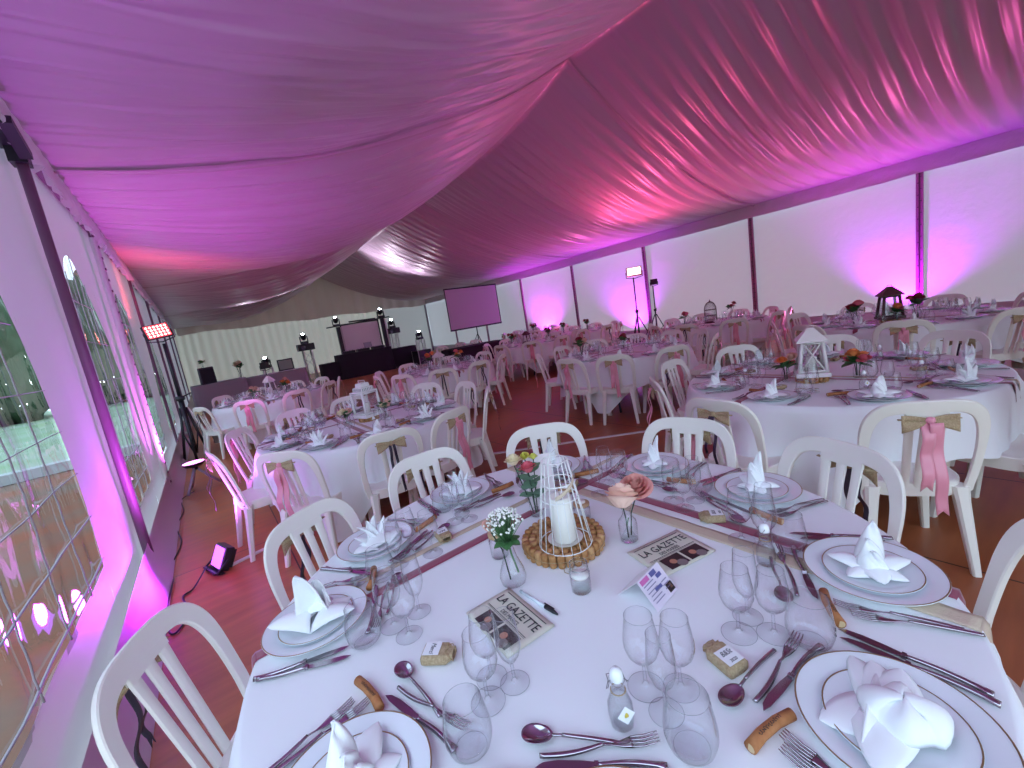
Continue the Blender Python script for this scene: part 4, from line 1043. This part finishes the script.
LANT = [
 (2, 'lan2', make_lantern(.172, .35, MAUVEW, 'cross'), (3.33, 1.10), 25, 'white wooden lantern with crossed panes and pyramid roof on corks', .79),
 (3, 'lan3', make_lantern(.185, .35, WMETAL, 'slot'), (1.17, 4.05), 20, 'white metal lantern with slotted dome standing on corks', .79),
 (4, 'lan4', make_lantern(.15, .40, WMETAL, 'house'), (.92, 8.75), 35, 'tall white lantern standing on the rear table', .75),
 (5, 'lan5', make_lantern(.17, .32, MAUVEW, 'house'), (3.55, 7.15), 30, 'white house-shaped lantern beside the orange flowers', .75),
 (8, 'lan8', make_lantern(.20, .39, DWOOD, 'dark'), (6.45, 1.33), 30, 'dark red-brown wooden lantern on the dark lantern table', .79),
 (9, 'lan9', make_lantern(.16, .32, DWOOD, 'dark'), (6.7, 8.4), 10, 'small dark lantern on the dark bouquet table', .75),
 (11, 'lan11', make_lantern(.18, .38, MAUVEW, 'house'), (9.9, 12.0), 10, 'small pale lantern on the table at the far wall', .75)]
for tn, key, mk, (x, y), rz, lab, z in LANT:
    if z > .76: put('triv_s', TRV, (x, y, TZ), 0, 'small block of upright corks under the lantern of the ' + T[tn][2], 'trivet', None, scale=(1, 1, .9))
    put(key, mk, (x, y, z), R(rz), lab, 'lantern')
    put('candle_s', make_candle(.032, .10), (x, y, z + .031), 0, 'white candle inside the lantern of the ' + T[tn][2], 'candle')
put('bird', make_birdcage(DWOOD, .11, .46), (8.15, 4.36, .75), 0, 'dark domed birdcage on the table by the far post', 'birdcage')
# shell / dried-flower pieces on table 6
def flowers(key, x, y, cols, seed, lab, h=.16, sc=1., nleaf=9, lm=None):
    rn = random.Random(seed)
    bl = [(rn.uniform(-.045, .045), rn.uniform(-.045, .045), h + rn.uniform(-.025, .03), rn.uniform(.024, .036), c) for c in (cols + cols)[:5]]
    lv = [(rn.uniform(-.02, .02), rn.uniform(-.02, .02), h - .045 + rn.uniform(0, .02), cos(k * 2.1), sin(k * 2.1), rn.uniform(-.1, 1.3), .075, .026) for k in range(nleaf + 9)]
    put(key, bouquet_vase(TUBE, bl, lv, seed=seed + 20), (x, y, TZ), rn.uniform(0, 6), lab, 'vase', scale=sc)
flowers('f2a', 3.29, 1.245, [ROSEO, ROSEP, mat('dusty_petal', (.8, .38, .34)), ROSED], 4, 'vase of dusty pink roses and dark leaves left of the cross-paned lantern', .13, 1.1)
flowers('f2b', 3.47, .88, [ROSEO, ROSED, mat('wine_petal', (.35, .04, .06), .6)], 5, 'small vase of orange-red blooms on the cross-paned lantern table', .13, 1.1, 13)
flowers('f3a', 1.0, 3.92 + .25, [ROSEP, ROSEC, ROSEP], 6, 'low glass of peach and cream roses on the slotted white lantern table', .10, 1.1, 4)
flowers('f3b', 1.30, 3.95, [ROSEP, ROSEC], 7, 'leafy vase with blush buds beside the slotted white lantern', .13, 1.1, 14)
flowers('f4a', 1.15, 8.75, [ROSEO, mat('dusty_petal', (.8, .38, .34)), ROSEO], 8, 'orange bouquet beside the tall white lantern on the rear table', .15, 1.5, 8)
flowers('f4b', .62, 8.70, [ROSEP, ROSEP, ROSEP, ROSEP], 9, 'round pink bouquet on the rear table with the tall lantern', .13, 1.5, 3)
flowers('f5a', 3.30, 7.10, [ROSEO, ROSEO, ROSED], 10, 'orange and red flowers with dark leaves by the house lantern', .17, 1.6, 12)
flowers('f5b', 3.85, 7.0, [ROSED, ROSEO, ROSEP], 11, 'coral bouquet to the side of the house lantern', .15, 1.5, 3)
flowers('f6a', 4.45, 4.35, [mat('wine_petal', (.35, .04, .06), .6), ROSEP], 12, 'dark leafy bouquet on the shell-vase table', .17, 1.5, 16)
flowers('f6b', 5.15, 4.15, [mat('wine_petal', (.35, .04, .06), .6)] * 2, 13, 'small dark bouquet before the tall light stand', .15, 1.2, 12)
flowers('f7a', 7.85, 4.75, [ROSED, ROSED], 14, 'flat coral bloom in a vase beside the dark birdcage', .16, 1.4, 2)
flowers('f7b', 8.50, 4.15, [ROSED, mat('wine_petal', (.35, .04, .06), .6)], 15, 'single dark rose behind the birdcage', .2, 1.4, 2)
flowers('f8a', 6.30, 1.62, [mat('wine_petal', (.35, .04, .06), .6), ROSED], 16, 'dark bouquet on the near side of the dark lantern', .17, 1.4, 14)
flowers('f8b', 6.60, 1.12, [ROSED, mat('wine_petal', (.35, .04, .06), .6)], 17, 'crimson rose bouquet leaning by the dark lantern', .16, 1.4, 10)
flowers('f8c', 6.35, 1.25, [ROSED, ROSEO], 18, 'small crimson flowers directly before the dark lantern', .14, 1.2, 6)
for i, (x, y) in enumerate(((6.3, 8.5), (7.1, 8.0), (8.5, 8.9), (8.95, 8.4), (10.3, 12.3), (9.7, 11.7))):
    flowers('fz', x, y, [mat('wine_petal', (.35, .04, .06), .6)] * 3, 30, ('dark red bouquet %s' % ('close to the small dark lantern', 'toward the hall middle on the dark bouquet table', 'rear bouquet behind the shell-vase table', 'outer bouquet behind the shell-vase table', 'bouquet behind the small pale lantern', 'bouquet in front of the small pale lantern')[i]), .17, 1.4, 10)
# shell-shaped glass bowls on table 6
def make_shell():
    mb = MB()
    for i in range(9):
        a = R(-60 + 15 * i); leafsheet(mb, (0, sin(a) * .02, .04), (.01, sin(a) * .11, .07 + .13 * cos(a)), .02, roll=.6)
    mb.lathe([(0, 0), (.04, 0), (.012, .01), (.01, .04), (.02, .05)], n=14)
    return mb.build('shell_vase', mat('shell_white', (.78, .72, .74), .4), solid=.003)
put('shell', make_shell, (4.72, 4.25, TZ), R(-40), 'white shell-shaped vase standing between the dark bouquets', 'vase')

# ------------------------------------------------------------------ stage lighting
def led_panel(m_led, m_body, w_=.36, h=.26, rows=4, cols=6, single=False):
    def f():
        root = empty('led_floodlight')    # faces +x
        hs = MB().box((-.03, 0, 0), (.06, w_, h)).build('housing', m_body, root, bevel=.008)
        if single: MB().box((.003, 0, 0), (.006, w_ * .86, h * .80)).build('lamp_face', m_led, root)
        else:
            for r in range(rows):
                for c in range(cols):
                    MB().lathe([(0, .004), (.012, .003), (.016, 0)], n=10, M4=Matrix.Translation((.001, (c - (cols - 1) / 2) * w_ * .88 / cols, (r - (rows - 1) / 2) * h * .84 / rows)) @ Matrix.Rotation(R(90), 4, 'Y')).build('diode', m_led, hs)
            MB().box((.0005, 0, 0), (.001, w_ * .93, h * .90)).build('reflector', mat('red_reflector', (.5, .05, .06), .4, emis=((1, .10, .12), .9)), root)
        mb = MB(); mb.tube([(-.03, -w_ * .54, 0), (-.03, -w_ * .54, -h * .62), (-.03, 0, -h * .78), (-.03, w_ * .54, -h * .62), (-.03, w_ * .54, 0)], .009, 6); mb.build('yoke', BLACK, root)
        return root
    return f
LEDR = mat('led_red', (1, .5, .5), .4, emis=((1, .42, .36), 6)); LEDW = mat('led_pinkwhite', (1, .8, .8), .4, emis=((1, .75, .72), 2.5))
LEDV = mat('led_violet', (.9, .6, 1), .4, emis=((.40, .07, 1), 2.2)); LEDM = mat('led_magenta', (1, .4, 1), .4, emis=((1, .25, 1), 4))
REDB = mat('red_housing', (.32, .04, .06), .4)
def make_stand(h, r=.5):
    def f():
        root = empty('tripod_stand')
        MB().tube([(0, 0, .12), (0, 0, h * .55)], .024, 10).build('lower_pole', BLACK, root); MB().tube([(0, 0, h * .5), (0, 0, h)], .017, 10).build('upper_pole', BLACK, root)
        MB().lathe([(.022, 0), (.045, .01), (.045, .07), (.022, .08)], (0, 0, h * .52), 12).build('clamp', BLACK, root)
        MB().tube([(.03, 0, h * .55), (.11, 0, h * .57)], .012, 6).build('knob', BLACK, root)
        for k in range(3):
            a = 2 * PI * k / 3 + .5; lg = MB(); lg.tube([(.03 * cos(a), .03 * sin(a), h * .46), (r * .55 * cos(a), r * .55 * sin(a), h * .24), (r * cos(a), r * sin(a), .015)], .015, 6)
            lg.tube([(.02 * cos(a), .02 * sin(a), .16), (r * .55 * cos(a), r * .55 * sin(a), h * .24)], .009, 5); lg.build('leg', BLACK, root)
        return root
    return f
put('stand_a', make_stand(1.93, .14), (-.37, 8.55, 0), 0, 'black tripod stand beside the clear tent windows carrying the red panel', 'stand', scale=(1.45, 1.45, 1))
put('panel_a', led_panel(LEDR, BLACK, .34, .22), (-.40, 8.50, 2.13), 0, 'red glowing LED panel on the tripod by the clear windows', 'floodlight', rot=(R(8), R(-12), R(-68)))
put('stand_b', make_stand(1.98, .42), (9.8, 7.3, 0), R(40), 'tall black tripod stand behind the shell-vase table', 'stand')
put('panel_b', led_panel(LEDW, REDB, .40, .24, single=True), (9.75, 7.22, 2.14), 0, 'pale pink glowing floodlight with red casing on the tall tripod', 'floodlight', rot=(0, R(-12), R(-140)))
put('stand_c', make_stand(1.72, .40), (12.1, 8.3, 0), R(10), 'slim black stand close to the far canvas wall', 'stand')
put('panel_c', led_panel(BLACK, BLACK, .22, .18, single=True), (12.1, 8.25, 1.84), 0, 'small unlit black lamp on the slim stand at the wall', 'floodlight', rot=(0, R(-25), R(-150)))
# floor floodlight by the left wall
def make_floorflood():
    root = empty('floor_floodlight')
    MB().box((-.03, 0, .11), (.06, .19, .17)).build('housing', BLACK, root, bevel=.008)
    MB().box((.003, 0, .11), (.006, .16, .14)).build('lamp_face', LEDV, root)
    for k in range(5): MB().box((-.07, -.07 + .035 * k, .11), (.03, .006, .13)).build('fin', BLACK, root)
    mb = MB(); mb.tube([(-.03, -.11, .11), (.02, -.115, .012), (.02, .115, .012), (-.03, .11, .11)], .009, 6); mb.box((-.03, 0, .012), (.14, .23, .012)); mb.build('bracket', BLACK, root)
    return root
put('ff', make_floorflood, (-.26, 3.78, 0), 0, 'black floor floodlight glowing violet beside the chair and cable', 'floodlight', rot=(0, R(-28), R(-163)))
put('ff2', make_floorflood, (12.2, 2.35, 0), 0, 'violet floor floodlight at the foot of the far wall post', 'floodlight', rot=(0, R(-60), R(0)))
put('ff2', make_floorflood, (12.2, 9.5, 0), 0, 'violet floor floodlight behind the tall tripod at the far wall', 'floodlight', rot=(0, R(-60), R(0)))
put('ff2', make_floorflood, (12.15, 14.2, 0), 0, 'violet floor floodlight near the projection screen end of the wall', 'floodlight', rot=(0, R(-60), R(0)))
def make_discflood():
    root = empty('disc_floodlight')
    MB().lathe([(0, -.05), (.09, -.045), (.12, -.01), (.125, .0), (.0, .0)], (0, 0, .36), 24).build('housing', BLACK, root)
    MB().lathe([(0, .004), (.105, .003), (.112, .0)], (0, 0, .361), 24).build('lamp_face', LEDM, root)
    for a in (.3, 2.0, 4.1):
        MB().tube([(0, 0, .31), (.12 * cos(a), .12 * sin(a), .14), (.22 * cos(a), .22 * sin(a), .02)], .017, 6).build('leg', mat('stand_lilac_grey', (.38, .30, .42), .4), root)
    MB().lathe([(0, 0), (.03, 0), (.03, .05), (0, .05)], (0, 0, .27), 12).build('hub', BLACK, root)
    return root
put('disc', make_discflood, (-.33, 6.45, 0), 0, 'round magenta lamp facing upward on short grey legs by the wall', 'floodlight')
# cables
def cable(pts, r, m, lab, name='cable'):
    P = [Vector(p) for p in pts]; out = []
    for i in range(len(P) - 1):
        p0, p1, p2, p3 = P[max(0, i - 1)], P[i], P[i + 1], P[min(len(P) - 1, i + 2)]
        for k in range(8):
            t = k / 8; out.append(.5 * ((2 * p1) + (p2 - p0) * t + (2 * p0 - 5 * p1 + 4 * p2 - p3) * t * t + (3 * p1 - p0 - 3 * p2 + p3) * t ** 3))
    out.append(P[-1]); return tag(MB().tube(out, r, 6).build(name, m), lab, 'cable')
cable([(-.30, 3.80, .05), (-.38, 3.62, .012), (-.44, 3.55, .010), (-.40, 3.3, .01), (-.47, 3.1, .01), (-.52, 3.35, .01), (-.5, 3.9, .02)], .006, BLACK, 'black cable curling between the violet floor floodlight and the wall')
cable([(-.52, 4.3, .01), (-.48, 4.7, .01), (-.53, 5.2, .01), (-.49, 5.7, .01), (-.52, 6.2, .012), (-.40, 6.4, .02)], .006, BLACK, 'thin black cable lying along the mud skirt under the round lamp')
mb = MB(); mb.box((0, 0, .006), (2.35, .035, .012)); o = mb.build('cable_cover', mat('cover_white', (.75, .72, .72), .4)); o.location = (.98, 4.05, 0); o.rotation_euler = (0, 0, R(14)); tag(o, 'white plastic cable cover strip crossing the wooden floor under the chairs', 'cable cover')
mb = MB(); mb.box((0, 0, .006), (2.6, .035, .012)); o = mb.build('cable_cover', mat('cover_white', (.75, .72, .72), .4)); o.location = (3.0, 3.5, 0); o.rotation_euler = (0, 0, R(-38)); tag(o, 'pale cable cover strip on the dark floor between the round tables', 'cable cover')

# ------------------------------------------------------------------ DJ corner at the back
YD = 18.0
def cloth_block(name, c, d, m, lab, cat='table', taper=.96):
    mb = MB(); n = 60
    def f(u, v):
        a = 2 * PI * u; e = .35; k = 1 + .03 * sin(a * 14) * (1 - v)
        x = math.copysign(abs(cos(a)) ** e, cos(a)) * d[0] / 2; y = math.copysign(abs(sin(a)) ** e, sin(a)) * d[1] / 2
        if v > .95: return (c[0] + x * .0, c[1] + y * 0, d[2])
        return (c[0] + x * k, c[1] + y * k, min(d[2], d[2] * v / .9))
    mb.grid(f, n, 20, closeu=True); return tag(mb.build(name, m), lab, cat)
cloth_block('dj_table', (5.55, YD, 0), (2.3, .8, 1.0), BLKCL, 'long black-draped DJ booth table between the two light poles')
cloth_block('side_table', (7.35, YD + .4, 0), (1.3, .8, .85), BLKCL, 'black-draped side table right of the DJ booth')
cloth_block('speaker_table', (4.15, YD + .1, 0), (.75, .7, .75), BLKCL, 'low black-draped block at the other side of the DJ booth', 'table')
def make_mixer():
    root = empty('dj_mixer'); MB().box((0, 0, .05), (.5, .32, .1)).build('case', BLACK, root, bevel=.006)
    for k in range(8): MB().lathe([(0, 0), (.018, 0), (.016, .025), (0, .025)], (-.18 + .12 * (k % 4), -.07 + .14 * (k // 4), .1), 10).build('knob', mat('knob_grey', (.4, .38, .42), .4), root)
    return root
for i, (x, lab) in enumerate(((4.95, 'DJ mixer at the pole end of the booth'), (5.55, 'DJ mixer in the middle of the black booth'), (6.2, 'DJ player on the booth near the second pole'))):
    put('mixer', make_mixer, (x, YD, 1.0), R(i * 4 - 4), 'black ' + lab, 'mixer', 'equipment on the DJ booth')
def make_laptop():
    root = empty('laptop'); MB().box((0, 0, .01), (.34, .24, .02)).build('keyboard', mat('laptop_grey', (.3, .28, .32), .4), root); MB().box((0, .13, .12), (.34, .015, .22), M4=Matrix.Rotation(R(-15), 4, 'X')).build('lid', mat('laptop_grey', (.3, .28, .32), .4), root); return root
put('laptop', make_laptop, (5.9, YD + .15, 1.10), R(5), 'grey laptop raised above the DJ mixers', 'laptop')
def make_pole(h):
    def f():
        root = empty('light_pole'); MB().box((0, 0, h / 2), (.14, .14, h)).build('column', BLACK, root, bevel=.01); MB().box((0, 0, .02), (.5, .5, .04)).build('base', BLACK, root)
        MB().box((.11, 0, h / 2), (.06, .05, h * .98)).build('cream_strip', mat('strip_cream', (.6, .56, .58), .5), root); return root
    return f
put('pole', make_pole(2.12), (4.75, YD, 0), 0, 'black upright pole carrying a moving light, beside the low black block', 'light pole', 'upright poles of the DJ booth')
put('pole', make_pole(2.12), (6.62, YD, 0), 0, 'black upright pole carrying a moving light, beside the side table', 'light pole', 'upright poles of the DJ booth', scale=(1, 1, 1.05))
mb = MB(); mb.tube([(4.3, YD - .05, 2.14), (6.95, YD - .05, 2.26)], .025, 8); mb.box((5.75, YD - .1, 2.26), (1.1, .1, .06)); tag(mb.build('crossbar', BLACK), 'thin black crossbar joining the two DJ light poles', 'bar')
def make_backdrop():
    root = empty('dj_screen'); MB().box((0, 0, .62), (1.55, .02, 1.1)).build('cloth_panel', mat('panel_cloth', (.85, .76, .80), .7), root)
    for s in (-1, 1): MB().box((s * .80, 0, .58), (.05, .05, 1.25)).build('frame', BLACK, root)
    MB().box((0, 0, 1.2), (1.65, .05, .05)).build('frame', BLACK, root); return root
put('djscr', make_backdrop, (5.75, YD + .35, 1.0), 0, 'pale framed cloth panel standing behind the DJ mixers', 'screen')
def make_head():
    root = empty('moving_head_light')
    MB().box((0, 0, .05), (.28, .28, .10)).build('base', BLACK, root, bevel=.01)
    for s in (-1, 1): MB().box((s * .13, 0, .19), (.035, .12, .2)).build('yoke_arm', BLACK, root, bevel=.006)
    lh = MB().lathe([(0, -.13), (.07, -.12), (.10, -.04), (.105, .10), (.09, .13)], (0, 0, .27), 18, M4=Matrix.Rotation(R(35), 4, 'X')).build('lamp_head', BLACK, root)
    MB().lathe([(0, .134), (.055, .132)], (0, 0, .27), 18, M4=Matrix.Rotation(R(35), 4, 'X')).build('lens', mat('lens_white', (1, 1, 1), .3, emis=((.85, .95, 1), 40)), lh)
    return root
def make_truss(h, w_=.30):
    def f():
        root = empty('truss_tower'); mb = MB(); d = w_ / 2
        for sx in (-1, 1):
            for sy in (-1, 1): mb.tube([(sx * d, sy * d, .02), (sx * d, sy * d, h)], .022, 6)
        mb.build('chord', mat('truss_alu', (.62, .60, .60), .35, metal=.8), root)
        mb = MB(); n = max(2, int(h / .3))
        for i in range(n):
            z0, z1 = h * i / n, h * (i + 1) / n
            for (a, b) in (((-d, -d), (d, -d)), ((d, -d), (d, d)), ((d, d), (-d, d)), ((-d, d), (-d, -d))):
                mb.tube([(*a, z0 + .02), (*b, z1)] if i % 2 else [(*b, z0 + .02), (*a, z1)], .010, 5)
        mb.build('bracing', mat('truss_alu', (.62, .60, .60), .35, metal=.8), root); MB().box((0, 0, .01), (w_ * 1.5, w_ * 1.5, .02)).build('base', BLACK, root); return root
    return f
heads = [(4.72, YD, 2.14, 'on the booth pole with the low black block'), (6.60, YD, 2.25, 'on the booth pole next to the side table')]
put('truss15', make_truss(1.40), (3.42, YD, 0), 0, 'aluminium truss tower between buffet and low black block', 'truss')
put('truss15', make_truss(1.40), (7.42, YD + 1.1, 0), 0, 'aluminium truss tower behind the black side table', 'truss', scale=(1, 1, 1.08))
put('truss10', make_truss(1.0), (1.98, YD + .2, 0), 0, 'short truss tower behind the tall-lantern table', 'truss')
put('truss10', make_truss(1.0), (8.45, YD + .6, 0), 0, 'short truss tower at the end of the DJ equipment', 'truss', scale=(1, 1, 1.05))
def make_box():
    root = empty('effect_projector'); MB().box((0, 0, .13), (.60, .34, .26)).build('case', BLACK, root, bevel=.015); MB().lathe([(0, 0), (.07, 0), (.085, .02), (.085, .03)], n=16, M4=Matrix.Translation((-.12, -.19, .13)) @ Matrix.Rotation(R(90), 4, 'X')).build('lens', mat('lens_dark', (.1, .1, .14), .1), root)
    return root
put('fx', make_box, (3.40, YD, 1.40), 0, 'black effect projector box on the truss near the buffet', 'projector'); put('fx', make_box, (7.42, YD + 1.1, 1.51), 0, 'black effect projector box on the truss behind the side table', 'projector')
heads += [(3.40, YD, 1.66, 'on the projector box near the buffet'), (7.42, YD + 1.1, 1.77, 'on the projector box behind the side table'), (1.98, YD + .2, 1.0, 'on the short truss behind the tall-lantern table'), (8.45, YD + .6, 1.05, 'on the short truss at the end of the equipment')]
for x, y, z, lab in heads:
    put('mhead', make_head, (x, y, z), R(-25 + 3 * x), 'black moving head light shining white ' + lab, 'stage light', None)
    spot((x, y - .02, z + .44), (random.uniform(-.5, .3), -.5, 1), 260, (.95, .80, 1), 75)
def make_flightcase():
    root = empty('flight_case'); MB().box((0, 0, .3), (.7, .5, .6)).build('case', BLACK, root, bevel=.01)
    mb = MB()
    for sx in (-1, 1):
        for sy in (-1, 1): mb.box((sx * .345, sy * .245, .3), (.03, .03, .62))
    mb.build('edging', mat('truss_alu', (.62, .60, .60), .35, metal=.8), root); return root
put('case', make_flightcase, (7.9, YD - .55, 0), R(10), 'black flight case with metal edging beside the side table', 'case')
# buffet at the left rear
LAV = mat('lavender_cloth', (.42, .36, .44), .8)
cloth_block('buffet_table', (.35, 16.5, 0), (1.5, .8, .88), LAV, 'lavender-grey draped buffet table carrying the speaker by the windows')
cloth_block('buffet_table', (2.0, 16.9, 0), (2.0, .8, .82), LAV, 'second draped buffet table reaching toward the short truss')
def make_speaker():
    root = empty('loudspeaker'); MB().box((0, 0, .26), (.40, .34, .52), taper=.94).build('cabinet', mat('speaker_plum', (.05, .035, .07), .6), root, bevel=.015)
    MB().box((0, -.172, .25), (.34, .01, .44)).build('grille', mat('grille_dark', (.03, .02, .04), .8), root); return root
put('spk', make_speaker, (.10, 16.4, .88), R(8), 'dark loudspeaker cabinet on the draped buffet table', 'speaker')
flowers('fb1', .05, 16.4, [ROSEP], 40, 'small leafy plant on top of the loudspeaker', .14, 1.6, 12); 
for o in bpy.data.objects:
    if o.get('label') == 'small leafy plant on top of the loudspeaker': o.location.z = 1.40
flowers('fb2', 1.0, 16.7, [ROSEC, ROSEP, ROSEC, ROSEP, ROSEC], 41, 'large pale bouquet standing on the draped buffet', .2, 2.6, 14)
for o in bpy.data.objects:
    if o.get('label') == 'large pale bouquet standing on the draped buffet': o.location.z = .82
def make_frame():
    root = empty('picture_frame'); MB().box((0, 0, .22), (.5, .02, .4), M4=Matrix.Rotation(R(-8), 4, 'X')).build('frame', mat('frame_black', (.04, .04, .05), .4), root); MB().box((0, -.014, .22), (.42, .012, .32), M4=Matrix.Rotation(R(-8), 4, 'X')).build('picture', mat('picture_green', (.35, .40, .33), .6), root); return root
put('pframe', make_frame, (2.4, 16.8, .82), R(-5), 'black framed picture standing on the second buffet table', 'picture')
# front-of-buffet small black lamp on a stand
put('stand_d', make_stand(1.05, .25), (1.65, 15.9, 0), 0, 'short black stand in front of the buffet tables', 'stand'); put('panel_c', None, (1.65, 15.85, 1.16), 0, 'small unlit black lamp on the short stand before the buffet', 'floodlight', rot=(0, R(-10), R(-100)), scale=1.2)
# projection screen + head table
def make_screen():
    root = empty('projection_screen')
    MB().box((0, 0, 2.08), (2.48, .008, 1.66)).build('screen_cloth', mat('screen_mauve', (.62, .50, .60), .6), root)
    mb = MB(); mb.box((0, 0, 2.93), (2.56, .05, .05)); mb.box((0, 0, 1.24), (2.56, .05, .06)); mb.box((-1.26, 0, 2.08), (.035, .02, 1.7)); mb.box((1.26, 0, 2.08), (.035, .02, 1.7)); mb.build('border', BLACK, root)
    MB().tube([(0, .06, .5), (0, .06, 2.95)], .022, 8).build('upright', BLACK, root)
    for k in range(3):
        a = 2 * PI * k / 3 + .5; MB().tube([(0, .06, .95), (.55 * cos(a), .06 + .55 * sin(a), .02)], .015, 6).build('leg', BLACK, root)
    return root
put('screen', make_screen, (9.77, 15.5, 0), R(-2), 'grey-mauve projection screen on a tripod near the far wall', 'screen')
cloth_block('head_table', (7.05, 11.6, 0), (2.1, .8, .76), BLKCL, 'black-draped table in front of the projection screen')
for i, x in enumerate((6.4, 7.1, 7.7)):
    put('chair', make_chair, (x, 12.25, 0), R(90), 'white slatted chair behind the black-draped table, %s' % ('windows end', 'middle', 'wall end')[i], 'chair', 'chairs behind the black-draped table')
